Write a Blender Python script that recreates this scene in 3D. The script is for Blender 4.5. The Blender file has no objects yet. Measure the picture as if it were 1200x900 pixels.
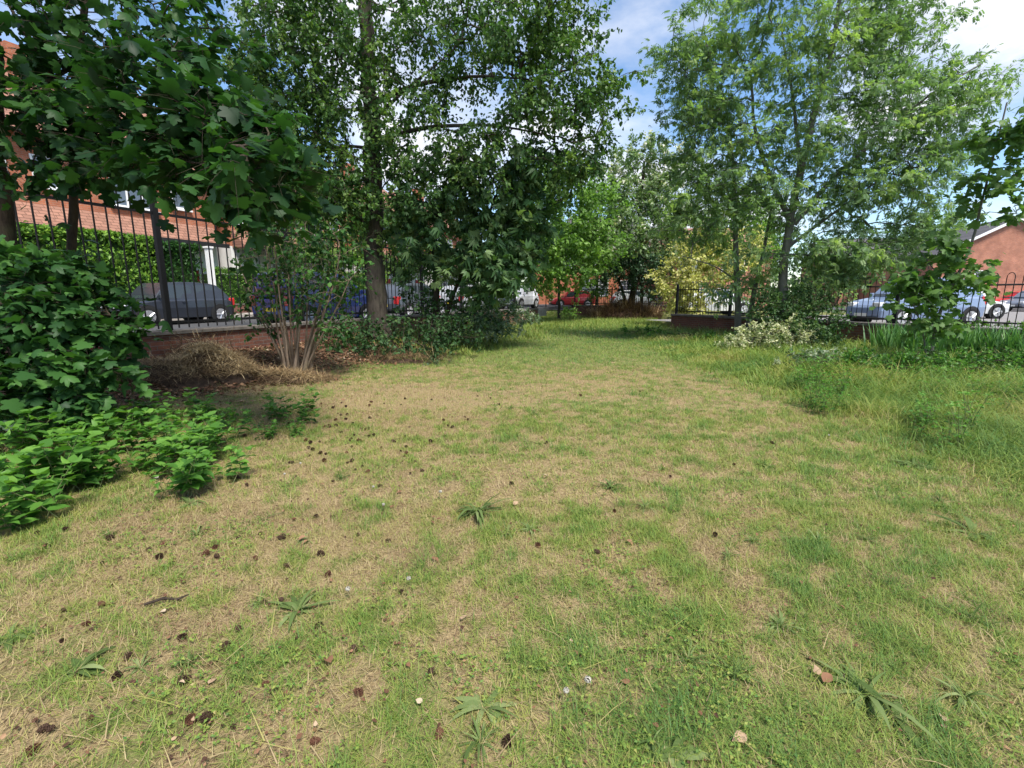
import bpy, math, random
import numpy as np
from mathutils import Vector, Matrix

random.seed(7)
R = np.random.default_rng(11)
sc = bpy.context.scene
COL = sc.collection
rad = math.radians

# ------------------------------------------------------------------ camera and measuring helpers
FPX, HCAM, PITCH = 560.0, 1.45, rad(10.42)
CP, SP = math.cos(PITCH), math.sin(PITCH)

def P(px, py, Y):
    """world point seen at (px,py) of the 1200x900 photograph at distance Y ahead"""
    h = (px - 600) / FPX; v = (450 - py) / FPX
    k = Y / (CP + v * SP)
    return np.array([h * k, Y, HCAM + k * (-SP + v * CP)])

def G(px, py, z=0.0):
    """world point of the level z seen at (px,py)"""
    h = (px - 600) / FPX; v = (450 - py) / FPX
    dz = -SP + v * CP
    k = (z - HCAM) / dz
    return np.array([h * k, k * (CP + v * SP), z])

cam = bpy.data.cameras.new('camera'); camo = bpy.data.objects.new('camera', cam); COL.objects.link(camo)
cam.sensor_width = 36; cam.lens = FPX / 1200 * 36; cam.clip_end = 2000; cam.clip_start = 0.05
camo.location = (0, 0, HCAM); camo.rotation_euler = (math.pi / 2 - PITCH, 0, 0)
sc.camera = camo

# garden geometry: left fence line F(t,o), right fence line E(t,o)
LA = np.array([-6.14, 8.6]); LD = np.array([.38, .925]); LN = np.array([-.925, .38])
RA = np.array([6.65, 19.8]); RD = np.array([.43, -.903]); RN = np.array([.903, .43])
def F(t, o, z=0.0): q = LA + LD * t + LN * o; return np.array([q[0], q[1], z])
def E(t, o, z=0.0): q = RA + RD * t + RN * o; return np.array([q[0], q[1], z])
LANG = math.atan2(LD[1], LD[0]); RANG = math.atan2(RD[1], RD[0])
CAPZ, RCAPZ = .85, .74
LEND = 19.5      # left fence ends at t
def roadz(t): return .43 + .007 * max(-4, min(t, 40))

# ------------------------------------------------------------------ numpy helpers
def hash2(ix, iy, seed):
    n = (ix * 374761393 + iy * 668265263 + seed * 974711) & 0x7fffffff
    n = ((n ^ (n >> 13)) * 1274126177) & 0x7fffffff
    return ((n ^ (n >> 16)) & 0xffff) / 65535.0
def vnoise(x, y, s, seed=0):
    x = np.asarray(x) / s + 1000; y = np.asarray(y) / s + 1000
    ix = np.floor(x).astype(np.int64); iy = np.floor(y).astype(np.int64)
    fx = x - ix; fy = y - iy
    fx = fx * fx * (3 - 2 * fx); fy = fy * fy * (3 - 2 * fy)
    a = hash2(ix, iy, seed); b = hash2(ix + 1, iy, seed); c = hash2(ix, iy + 1, seed); d = hash2(ix + 1, iy + 1, seed)
    return (a * (1 - fx) + b * fx) * (1 - fy) + (c * (1 - fx) + d * fx) * fy
def fbm(x, y, s, seed=0, o=3):
    r = 0; a = .5; tot = 0
    for i in range(o):
        r = r + a * vnoise(x, y, s / 2 ** i, seed + i * 17); tot += a; a *= .55
    return r / tot
def sstep(a, b, x):
    t = np.clip((np.asarray(x) - a) / (b - a), 0, 1); return t * t * (3 - 2 * t)
def nrm(v): return v / np.maximum(np.linalg.norm(v, axis=-1, keepdims=True), 1e-9)
def rdir(n): return nrm(R.normal(size=(n, 3)))

def npmesh(name, V, polys, mat=None, parent=None, attrs=None, smooth=False, link=True):
    """polys: list of (F,k) index arrays"""
    V = np.asarray(V, dtype=np.float32)
    me = bpy.data.meshes.new(name)
    me.vertices.add(len(V)); me.vertices.foreach_set('co', V.ravel())
    idx = np.concatenate([np.asarray(p, dtype=np.int32).ravel() for p in polys])
    tot = np.concatenate([np.full(len(p), np.asarray(p).shape[1], dtype=np.int32) for p in polys])
    start = np.concatenate([[0], np.cumsum(tot)[:-1]]).astype(np.int32)
    me.loops.add(len(idx)); me.loops.foreach_set('vertex_index', idx)
    me.polygons.add(len(tot)); me.polygons.foreach_set('loop_start', start)
    me.update(calc_edges=True)
    if smooth: me.polygons.foreach_set('use_smooth', np.ones(len(tot), dtype=bool))
    for k, a in (attrs or {}).items():
        at = me.attributes.new(k, 'FLOAT', 'POINT'); at.data.foreach_set('value', np.asarray(a, dtype=np.float32))
    if mat:
        for m in (mat if isinstance(mat, (list, tuple)) else [mat]): me.materials.append(m)
    o = bpy.data.objects.new(name, me)
    if link: COL.objects.link(o)
    if parent: o.parent = parent
    return o

class MB:
    """collects simple solids into one mesh; m = material slot of what is added"""
    def __init__(s): s.v = []; s.f = []; s.mi = []; s.m = 0
    def add(s, vs, fs):
        b = len(s.v); s.v += [tuple(map(float, v)) for v in vs]
        for f in fs: s.f.append([b + i for i in f]); s.mi.append(s.m)
    def box(s, lo, hi):
        x0, y0, z0 = lo; x1, y1, z1 = hi
        s.add([(x0, y0, z0), (x1, y0, z0), (x1, y1, z0), (x0, y1, z0), (x0, y0, z1), (x1, y0, z1), (x1, y1, z1), (x0, y1, z1)],
              [(0, 3, 2, 1), (4, 5, 6, 7), (0, 1, 5, 4), (1, 2, 6, 5), (2, 3, 7, 6), (3, 0, 4, 7)])
    def tube(s, pts, r, n=6, cap=True):
        pts = [Vector(p) for p in pts]; rs = r if hasattr(r, '__len__') else [r] * len(pts)
        rings = []
        for i, p in enumerate(pts):
            d = (pts[min(i + 1, len(pts) - 1)] - pts[max(i - 1, 0)]).normalized()
            a = Vector((0, 0, 1)) if abs(d.z) < .9 else Vector((1, 0, 0))
            u = d.cross(a).normalized(); w = d.cross(u)
            rings.append([p + (u * math.cos(2 * math.pi * k / n) + w * math.sin(2 * math.pi * k / n)) * rs[i] for k in range(n)])
        vs = [q for r_ in rings for q in r_]; fs = []
        for i in range(len(pts) - 1):
            for k in range(n):
                k2 = (k + 1) % n; fs.append((i * n + k, i * n + k2, (i + 1) * n + k2, (i + 1) * n + k))
        if cap: fs.append(tuple(range(n - 1, -1, -1))); fs.append(tuple((len(pts) - 1) * n + k for k in range(n)))
        s.add(vs, fs)
    def prism(s, poly, axis_lo, axis_hi, axis='y'):
        """polygon in (x,z) pushed along y (or in (y,z) pushed along x)"""
        n = len(poly)
        if axis == 'y': vs = [(a, axis_lo, b) for a, b in poly] + [(a, axis_hi, b) for a, b in poly]
        else: vs = [(axis_lo, a, b) for a, b in poly] + [(axis_hi, a, b) for a, b in poly]
        fs = [tuple(range(n)), tuple(range(2 * n - 1, n - 1, -1))] + [(i, i + n, (i + 1) % n + n, (i + 1) % n) for i in range(n)]
        s.add(vs, fs)
    def disc(s, c, r, y0, y1, n=20, r2=None):
        """cylinder along y"""
        r2 = r if r2 is None else r2
        vs = [(c[0] + r * math.cos(2 * math.pi * k / n), y0, c[1] + r * math.sin(2 * math.pi * k / n)) for k in range(n)] + \
             [(c[0] + r2 * math.cos(2 * math.pi * k / n), y1, c[1] + r2 * math.sin(2 * math.pi * k / n)) for k in range(n)]
        s.add(vs, [tuple(range(n)), tuple(range(2 * n - 1, n - 1, -1))] + [(k, k + n, (k + 1) % n + n, (k + 1) % n) for k in range(n)])
    def build(s, name, mat, parent=None, smooth=False, bevel=0, sub=0):
        me = bpy.data.meshes.new(name); me.from_pydata(s.v, [], s.f)
        for m in (mat if isinstance(mat, (list, tuple)) else [mat]): me.materials.append(m)
        me.polygons.foreach_set('material_index', s.mi)
        if smooth: me.polygons.foreach_set('use_smooth', [True] * len(me.polygons))
        import bmesh
        bm = bmesh.new(); bm.from_mesh(me); bmesh.ops.recalc_face_normals(bm, faces=bm.faces); bm.to_mesh(me); bm.free()
        me.update()
        o = bpy.data.objects.new(name, me); COL.objects.link(o)
        if parent: o.parent = parent
        if bevel:
            md = o.modifiers.new('bevel', 'BEVEL'); md.width = bevel; md.segments = 2; md.limit_method = 'ANGLE'
        if sub:
            md = o.modifiers.new('subsurf', 'SUBSURF'); md.levels = sub; md.render_levels = sub
        return o

def tag(o, label=None, cat=None, group=None, kind=None):
    if label: o['label'] = label
    if cat: o['category'] = cat
    if group: o['group'] = group
    if kind: o['kind'] = kind
    return o
def empty(name, loc=(0, 0, 0), rz=0, label=None, cat=None, group=None):
    o = bpy.data.objects.new(name, None); COL.objects.link(o); o.location = [float(a) for a in loc]; o.rotation_euler = (0, 0, rz)
    o.empty_display_size = .1
    return tag(o, label, cat, group)
def copy_tree(o, parent=None):
    c = o.copy(); COL.objects.link(c)
    if parent: c.parent = parent
    for ch in list(o.children): copy_tree(ch, c)
    return c

# ------------------------------------------------------------------ materials
def newmat(name):
    m = bpy.data.materials.new(name); m.use_nodes = True
    nt = m.node_tree; nt.nodes.clear()
    return m, nt, nt.nodes, nt.links
def out(nt, sh): o = nt.nodes.new('ShaderNodeOutputMaterial'); nt.links.new(sh, o.inputs['Surface'])
def princ(N, col=None, rough=.6, spec=.4, metal=0):
    b = N.new('ShaderNodeBsdfPrincipled'); b.inputs['Roughness'].default_value = rough
    b.inputs['Specular IOR Level'].default_value = spec; b.inputs['Metallic'].default_value = metal
    if col: b.inputs['Base Color'].default_value = (*col, 1)
    return b
def ramp(N, stops):
    r = N.new('ShaderNodeValToRGB'); el = r.color_ramp.elements
    while len(el) < len(stops): el.new(.5)
    for e, (p, c) in zip(el, stops): e.position = p; e.color = (*c, 1)
    return r
def noise(N, L, scale, detail=4, coord=None, rough=.6):
    n = N.new('ShaderNodeTexNoise'); n.inputs['Scale'].default_value = scale; n.inputs['Detail'].default_value = detail
    n.inputs['Roughness'].default_value = rough
    if coord is not None: L.new(coord, n.inputs['Vector'])
    return n
def mixc(N, L, fac, a, b, mode='MIX'):
    m = N.new('ShaderNodeMix'); m.data_type = 'RGBA'; m.blend_type = mode
    for s, v in ((m.inputs[0], fac), (m.inputs[6], a), (m.inputs[7], b)):
        if isinstance(v, (int, float)): s.default_value = v
        elif isinstance(v, tuple): s.default_value = (*v, 1)
        else: L.new(v, s)
    return m.outputs[2]
def bump(N, L, h, strength=.4, dist=.02):
    b = N.new('ShaderNodeBump'); b.inputs['Strength'].default_value = strength; b.inputs['Distance'].default_value = dist
    L.new(h, b.inputs['Height']); return b.outputs['Normal']

def plain(name, col, rough=.6, spec=.4, var=.15, scale=6, metal=0, bmp=0):
    m, nt, N, L = newmat(name)
    tc = N.new('ShaderNodeTexCoord')
    n = noise(N, L, scale, 5, tc.outputs['Object'])
    c = ramp(N, [(.3, tuple(a * (1 - var) for a in col)), (.7, tuple(min(1, a * (1 + var)) for a in col))])
    L.new(n.outputs['Fac'], c.inputs[0])
    b = princ(N, None, rough, spec, metal); L.new(c.outputs[0], b.inputs['Base Color'])
    if bmp: L.new(bump(N, L, n.outputs['Fac'], bmp), b.inputs['Normal'])
    out(nt, b.outputs[0]); return m

def leafmat(name, stops, trans=.3, rough=.5, tmul=(1.3, 1.5, .6), spec=.3):
    """leaf colour over the per-leaf attribute tint; part of the light passes through"""
    m, nt, N, L = newmat(name)
    a = N.new('ShaderNodeAttribute'); a.attribute_name = 'tint'
    c = ramp(N, stops); L.new(a.outputs['Fac'], c.inputs[0])
    b = princ(N, None, rough, spec); L.new(c.outputs[0], b.inputs['Base Color'])
    t = N.new('ShaderNodeBsdfTranslucent')
    L.new(mixc(N, L, 1.0, c.outputs[0], tmul, 'MULTIPLY'), t.inputs['Color'])
    mx = N.new('ShaderNodeMixShader'); mx.inputs[0].default_value = trans
    L.new(b.outputs[0], mx.inputs[1]); L.new(t.outputs[0], mx.inputs[2]); out(nt, mx.outputs[0]); return m

def barkmat(name, c1, c2, scale=14):
    m, nt, N, L = newmat(name)
    tc = N.new('ShaderNodeTexCoord'); mp = N.new('ShaderNodeMapping'); mp.inputs['Scale'].default_value = (1, 1, .25)
    L.new(tc.outputs['Object'], mp.inputs[0])
    n = noise(N, L, scale, 6, mp.outputs[0], .7)
    n2 = noise(N, L, 1.7, 3, tc.outputs['Object'])
    c = ramp(N, [(.3, c1), (.7, c2)]); L.new(n.outputs['Fac'], c.inputs[0])
    moss = ramp(N, [(.5, (0, 0, 0)), (.7, (.6, .6, .6))]); L.new(n2.outputs['Fac'], moss.inputs[0])
    col = mixc(N, L, moss.outputs[0], c.outputs[0], (.06, .075, .03))
    b = princ(N, None, .9, .2); L.new(col, b.inputs['Base Color'])
    L.new(bump(N, L, n.outputs['Fac'], .9, .03), b.inputs['Normal']); out(nt, b.outputs[0]); return m

def brickmat(name, a, b_, mortar, scale=1.0, rough=.85, off=.06):
    m, nt, N, L = newmat(name)
    tc = N.new('ShaderNodeTexCoord'); sp = N.new('ShaderNodeSeparateXYZ'); L.new(tc.outputs['Object'], sp.inputs[0])
    ad = N.new('ShaderNodeMath'); L.new(sp.outputs[0], ad.inputs[0]); L.new(sp.outputs[1], ad.inputs[1])
    cb = N.new('ShaderNodeCombineXYZ'); L.new(ad.outputs[0], cb.inputs[0]); L.new(sp.outputs[2], cb.inputs[1])
    bt = N.new('ShaderNodeTexBrick'); L.new(cb.outputs[0], bt.inputs['Vector'])
    bt.inputs['Scale'].default_value = scale; bt.inputs['Brick Width'].default_value = .225; bt.inputs['Row Height'].default_value = .075
    bt.inputs['Mortar Size'].default_value = .006; bt.inputs['Color1'].default_value = (*a, 1); bt.inputs['Color2'].default_value = (*b_, 1)
    bt.inputs['Mortar'].default_value = (*mortar, 1); bt.inputs['Bias'].default_value = -.1
    n = noise(N, L, 1.3, 5, tc.outputs['Object']); n2 = noise(N, L, 26, 3, tc.outputs['Object'])
    st = ramp(N, [(.35, (.72, .72, .72)), (.7, (1.1, 1.1, 1.1))]); L.new(n.outputs['Fac'], st.inputs[0])
    s2 = ramp(N, [(.3, (.85, .85, .85)), (.7, (1.1, 1.1, 1.1))]); L.new(n2.outputs['Fac'], s2.inputs[0])
    c = mixc(N, L, 1.0, bt.outputs['Color'], st.outputs[0], 'MULTIPLY'); c = mixc(N, L, 1.0, c, s2.outputs[0], 'MULTIPLY')
    b = princ(N, None, rough, .2); L.new(c, b.inputs['Base Color'])
    L.new(bump(N, L, bt.outputs['Fac'], .5, -.01), b.inputs['Normal']); out(nt, b.outputs[0]); return m

def tilemat(name, col):
    m, nt, N, L = newmat(name)
    tc = N.new('ShaderNodeTexCoord'); sp = N.new('ShaderNodeSeparateXYZ'); L.new(tc.outputs['Object'], sp.inputs[0])
    cb = N.new('ShaderNodeCombineXYZ'); L.new(sp.outputs[0], cb.inputs[0]); L.new(sp.outputs[2], cb.inputs[1])
    bt = N.new('ShaderNodeTexBrick'); L.new(cb.outputs[0], bt.inputs['Vector']); bt.inputs['Scale'].default_value = 1
    bt.inputs['Brick Width'].default_value = .3; bt.inputs['Row Height'].default_value = .13; bt.inputs['Mortar Size'].default_value = .012
    bt.inputs['Color1'].default_value = (*col, 1); bt.inputs['Color2'].default_value = (*[c * .75 for c in col], 1)
    bt.inputs['Mortar'].default_value = (*[c * .4 for c in col], 1)
    b = princ(N, None, .8, .2); L.new(bt.outputs['Color'], b.inputs['Base Color'])
    L.new(bump(N, L, bt.outputs['Fac'], .5, -.02), b.inputs['Normal']); out(nt, b.outputs[0]); return m

def glassmat(name, col=(.02, .025, .03)):
    m, nt, N, L = newmat(name)
    b = princ(N, col, .06, .8); out(nt, b.outputs[0]); return m
def paint(name, col):
    m, nt, N, L = newmat(name)
    b = princ(N, col, .35, .5); b.inputs['Coat Weight'].default_value = .7; b.inputs['Coat Roughness'].default_value = .08
    out(nt, b.outputs[0]); return m

M = {}
M['black_metal'] = plain('black_iron', (.008, .008, .009), .6, .25)
M['brick_wall'] = brickmat('garden_brick', (.19, .075, .05), (.13, .06, .045), (.15, .13, .115))
M['coping'] = plain('coping_stone', (.13, .115, .10), .9, .2, .3, 9, bmp=.3)
M['coping_pale'] = plain('coping_concrete', (.30, .28, .26), .9, .2, .3, 7, bmp=.3)
M['house_brick'] = brickmat('house_brick', (.50, .17, .085), (.40, .13, .07), (.36, .26, .2))
M['house_brick_pale'] = brickmat('house_brick_pale', (.50, .21, .13), (.42, .17, .11), (.4, .3, .25))
M['render'] = plain('white_render', (.72, .71, .69), .85, .2, .08, 3)
M['upvc'] = plain('white_plastic_frame', (.78, .78, .78), .35, .4, .03)
M['tile'] = tilemat('clay_tile', (.33, .17, .12)); M['slate'] = tilemat('slate_tile', (.12, .115, .12))
M['dark'] = plain('dark_gutter', (.02, .02, .022), .5, .3)
M['glass'] = glassmat('window_glass', (.10, .12, .15))
M['carglass'] = glassmat('car_glass', (.03, .04, .045))
M['red_door'] = plain('red_door', (.32, .03, .03), .4, .4)
M['curtain'] = plain('net_curtain', (.5, .52, .55), .9, .1)
M['asphalt'] = plain('asphalt', (.07, .07, .072), .9, .2, .2, 30, bmp=.2)
M['concrete'] = plain('concrete_paving', (.34, .31, .28), .9, .2, .15, 4)
M['carpark'] = plain('pale_tarmac', (.22, .205, .20), .9, .2, .15, 5)
M['soil'] = plain('soil', (.075, .05, .035), .95, .1, .4, 14, bmp=.5)
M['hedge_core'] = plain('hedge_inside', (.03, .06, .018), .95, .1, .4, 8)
M['farground'] = plain('far_ground', (.10, .11, .06), .95, .1, .3, .5)
M['tyre'] = plain('tyre_rubber', (.018, .018, .018), .85, .2)
M['alloy'] = plain('alloy', (.5, .5, .52), .3, .5, .05, metal=.6)
M['tail'] = paint('red_lens', (.5, .02, .02)); M['lamp'] = paint('clear_lens', (.7, .7, .7)); M['amber'] = paint('amber_lens', (.7, .25, .03))
M['plate_y'] = plain('yellow_plate', (.75, .55, .04), .5, .3, .02); M['plate_w'] = plain('white_plate', (.75, .75, .72), .5, .3, .02)
M['trim'] = plain('black_plastic', (.02, .02, .02), .6, .3)
M['bark'] = barkmat('grey_bark', (.022, .018, .014), (.085, .07, .055))
M['bark_dark'] = barkmat('dark_bark', (.02, .015, .012), (.075, .055, .04))
M['bark_grey'] = barkmat('smooth_grey_bark', (.10, .095, .085), (.20, .19, .17), 8)
M['stem'] = barkmat('pale_stem', (.11, .08, .058), (.29, .22, .16), 12)
M['green_stem'] = plain('green_stem', (.13, .15, .06), .7, .2)
# foliage
M['sycamore'] = leafmat('sycamore_leaf', [(0, (.012, .036, .013)), (.5, (.022, .066, .018)), (1, (.05, .125, .026))], .38, .5, spec=.2)
M['bush'] = leafmat('bush_leaf', [(0, (.016, .05, .016)), (.5, (.035, .10, .025)), (1, (.085, .20, .04))], .34, .5, spec=.2)
M['alder'] = leafmat('alder_leaf', [(0, (.035, .085, .026)), (.55, (.075, .155, .04)), (1, (.17, .26, .06))], .38, .45)
M['chestnut'] = leafmat('chestnut_leaf', [(0, (.03, .075, .028)), (.5, (.065, .135, .045)), (1, (.17, .25, .10))], .34, .48, spec=.22)
M['ash'] = leafmat('ash_leaf', [(0, (.115, .19, .11)), (.55, (.185, .285, .135)), (1, (.31, .41, .15))], .48, .55)
M['lightgreen'] = leafmat('light_green_leaf', [(0, (.08, .16, .04)), (.5, (.14, .26, .055)), (1, (.24, .38, .09))], .4, .5)
M['hawthorn'] = leafmat('hawthorn_leaf', [(0, (.09, .15, .06)), (.5, (.16, .25, .10)), (.72, (.24, .32, .14)), (.8, (.55, .55, .46)), (1, (.65, .63, .55))], .3, .5)
M['evergreen'] = leafmat('evergreen_leaf', [(0, (.018, .045, .02)), (.6, (.04, .085, .036)), (1, (.04, .08, .04))], .12, .45)
M['gold'] = leafmat('golden_leaf', [(0, (.26, .29, .09)), (.5, (.46, .46, .17)), (1, (.62, .56, .25))], .35, .5)
M['varieg'] = leafmat('variegated_leaf', [(0, (.05, .10, .03)), (.4, (.14, .2, .06)), (.55, (.46, .47, .27)), (1, (.58, .57, .36))], .25, .45)
M['laurel'] = leafmat('dark_shrub_leaf', [(0, (.018, .05, .016)), (.6, (.04, .09, .03)), (1, (.10, .17, .055))], .25, .5, spec=.2)
M['elder'] = leafmat('grey_green_leaf', [(0, (.05, .1, .045)), (.5, (.11, .18, .08)), (1, (.36, .4, .28))], .3, .5)
M['hedge'] = leafmat('hedge_leaf', [(0, (.05, .13, .02)), (.5, (.10, .22, .03)), (1, (.22, .36, .05))], .3, .5)
M['nettle'] = leafmat('nettle_leaf', [(0, (.035, .10, .02)), (.5, (.075, .19, .03)), (1, (.15, .3, .05))], .36, .45)
M['sapling'] = leafmat('sapling_leaf', [(0, (.05, .11, .03)), (.5, (.09, .175, .045)), (1, (.17, .27, .08))], .4, .5, spec=.25)
M['iris'] = leafmat('iris_leaf', [(0, (.05, .14, .05)), (.5, (.10, .22, .07)), (1, (.18, .32, .10))], .3, .5)
M['plantain'] = leafmat('plantain_leaf', [(0, (.075, .115, .034)), (.5, (.125, .18, .058)), (1, (.24, .29, .12))], .3, .75, spec=.08)
M['grass'] = leafmat('grass_blade', [(0, (.14, .085, .05)), (.08, (.28, .195, .11)), (.19, (.43, .335, .185)), (.30, (.36, .31, .12)), (.42, (.29, .30, .075)), (.65, (.19, .27, .05)), (1, (.075, .165, .04))], .25, .55, (1.2, 1.3, .7), .25)
M['litter'] = leafmat('dead_leaf', [(0, (.06, .032, .022)), (.5, (.19, .095, .055)), (.85, (.33, .2, .115)), (1, (.5, .4, .28))], .08, .8, (1, 1, 1), .1)
M['straw'] = leafmat('straw', [(0, (.12, .075, .045)), (.5, (.34, .24, .12)), (1, (.62, .48, .27))], .12, .75, (1, 1, 1), .15)
M['twig'] = plain('dead_twig', (.13, .085, .06), .9, .1, .3, 20)
M['cone'] = plain('pine_cone_scale', (.05, .028, .018), .8, .2, .5, 60)
M['cone_red'] = plain('red_brown_cone_scale', (.11, .05, .03), .8, .2, .5, 60)
M['fluff'] = plain('dandelion_fluff', (.46, .43, .36), .95, .05, .1, 30)

# ------------------------------------------------------------------ leaf templates: verts (x side, y along, z up), polys
def maple_tpl():
    o = [(0.0, 0.0), (.20, -.07), (.43, -.05), (.50, .10), (.37, .23), (.60, .32), (.65, .52), (.47, .57), (.29, .58), (.30, .78), (.15, .90), (0, 1.04)]
    pts = o + [(-x, y) for x, y in o[-2:0:-1]]
    V = [(x, y, -.28 * x * x - .16 * y * y) for x, y in pts]; c = len(V); V.append((0, .34, .03))
    n = len(pts)
    return np.array(V), [np.array([(i, (i + 1) % n, c) for i in range(n)])]
def simple_tpl(w=.34, fold=.1, mid=.45):
    V = [(0, 0, 0), (w, mid, fold), (0, 1, -.1), (-w, mid, fold)]
    return np.array(V), [np.array([(0, 1, 2, 3)])]
def oval_tpl(w=.36):
    V = [(0, 0, 0), (w * .8, .2, .05), (w, .5, .06), (w * .5, .82, .0), (0, 1.03, -.12), (-w * .5, .82, .0), (-w, .5, .06), (-w * .8, .2, .05), (0, .5, 0)]
    return np.array(V), [np.array([(i, (i + 1) % 8, 8) for i in range(8)])]
def pinnate_tpl(pairs=4, ln=.42, w=.11):
    V = []; Fq = []
    def lf(b, d, n):
        d = np.array(d) / np.linalg.norm(d); s = np.array([-d[1], d[0], 0]); k = len(V); b = np.array(b)
        V.extend([b, b + d * n * .45 + s * w * n / ln, b + d * n + np.array([0, 0, -.08]), b + d * n * .45 - s * w * n / ln]); Fq.append((k, k + 1, k + 2, k + 3))
    for i in range(pairs):
        y = .18 + .66 * i / pairs; n = ln * (1 - .25 * abs(i / pairs - .4))
        lf((0, y, -.12 * y * y), (1, .45, -.12), n); lf((0, y, -.12 * y * y), (-1, .45, -.12), n)
    lf((0, .82, -.1), (0, 1, -.2), ln * .9)
    return np.array(V), [np.array(Fq)]
def palmate_tpl(k=6):
    V = []; Fq = []
    for i in range(k):
        a = (i - (k - 1) / 2) * .62; n = 1 - .08 * abs(i - (k - 1) / 2) ** 1.5
        d = np.array([math.sin(a), math.cos(a), 0]); s = np.array([d[1], -d[0], 0]); b = len(V)
        V.extend([(0, 0, 0), d * n * .6 + s * .17 + np.array([0, 0, -.10]), d * n + np.array([0, 0, -.42]), d * n * .6 - s * .17 + np.array([0, 0, -.10])]); Fq.append((b, b + 1, b + 2, b + 3))
    return np.array(V), [np.array(Fq)]
TPL = dict(maple=maple_tpl(), simple=simple_tpl(), oval=oval_tpl(), round=oval_tpl(.46), pinnate=pinnate_tpl(), palmate=palmate_tpl(), lance=simple_tpl(.13, .04, .4))

def leaves_arrays(pos, axis, normal, size, tint, tpl):
    V, polys = TPL[tpl]; n = len(pos); k = len(V)
    axis = nrm(axis); side = nrm(np.cross(axis, normal)); normal = np.cross(side, axis)
    zs = (1 + 1.3 * R.normal(size=(n, 1, 1))) if k > 3 else 1
    W = pos[:, None, :] + size[:, None, None] * (V[None, :, 0:1] * side[:, None, :] + V[None, :, 1:2] * axis[:, None, :] + zs * V[None, :, 2:3] * normal[:, None, :])
    off = (np.arange(n) * k)[:, None, None]
    return W.reshape(-1, 3), [(p[None] + off).reshape(-1, p.shape[1]) for p in polys], np.repeat(tint, k)
def make_leaves(name, pos, axis, normal, size, tint, tpl, mat, parent=None):
    V, pl, t = leaves_arrays(pos, axis, normal, size, tint, tpl)
    return npmesh(name, V, pl, mat, parent, {'tint': t})

def tubes_arrays(chains, n=5):
    """chains: list of (pts (k,3), radii (k,)) -> verts, quads"""
    Vs = []; Fs = []; b = 0
    ang = np.arange(n) * 2 * math.pi / n; ca = np.cos(ang)[None, :, None]; sa = np.sin(ang)[None, :, None]
    for pts, rs in chains:
        k = len(pts)
        d = np.empty_like(pts); d[1:-1] = pts[2:] - pts[:-2]; d[0] = pts[1] - pts[0]; d[-1] = pts[-1] - pts[-2]
        d = nrm(d); ref = np.where(np.abs(d[:, 2:3]) < .9, np.array([[0, 0, 1.]]), np.array([[1., 0, 0]]))
        if k > 1:
            ref = np.repeat(ref[:1], k, 0)
        u = nrm(np.cross(d, ref)); w = np.cross(d, u)
        ring = pts[:, None, :] + rs[:, None, None] * (u[:, None, :] * ca + w[:, None, :] * sa)
        Vs.append(ring.reshape(-1, 3))
        i = np.arange(k - 1)[:, None] * n; j = np.arange(n)[None, :]; j2 = (j + 1) % n
        Fs.append((np.stack([i + j, i + j2, i + n + j2, i + n + j], -1) + b).reshape(-1, 4)); b += k * n
    return np.concatenate(Vs), [np.concatenate(Fs)]

def sample_blob(c, r, n):
    p = rdir(n) * (R.random((n, 1)) ** .42)
    return np.asarray(c)[None] + p * np.asarray(r)[None]

def bpx(px, py, Y, rx, ry, rd=None, n=10):
    """ellipsoid given by its place and half sizes in photo pixels; rd depth in metres"""
    s = Y / FPX
    return (P(px, py, Y), (rx * s, rd if rd else rx * s, ry * s), n)

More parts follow.
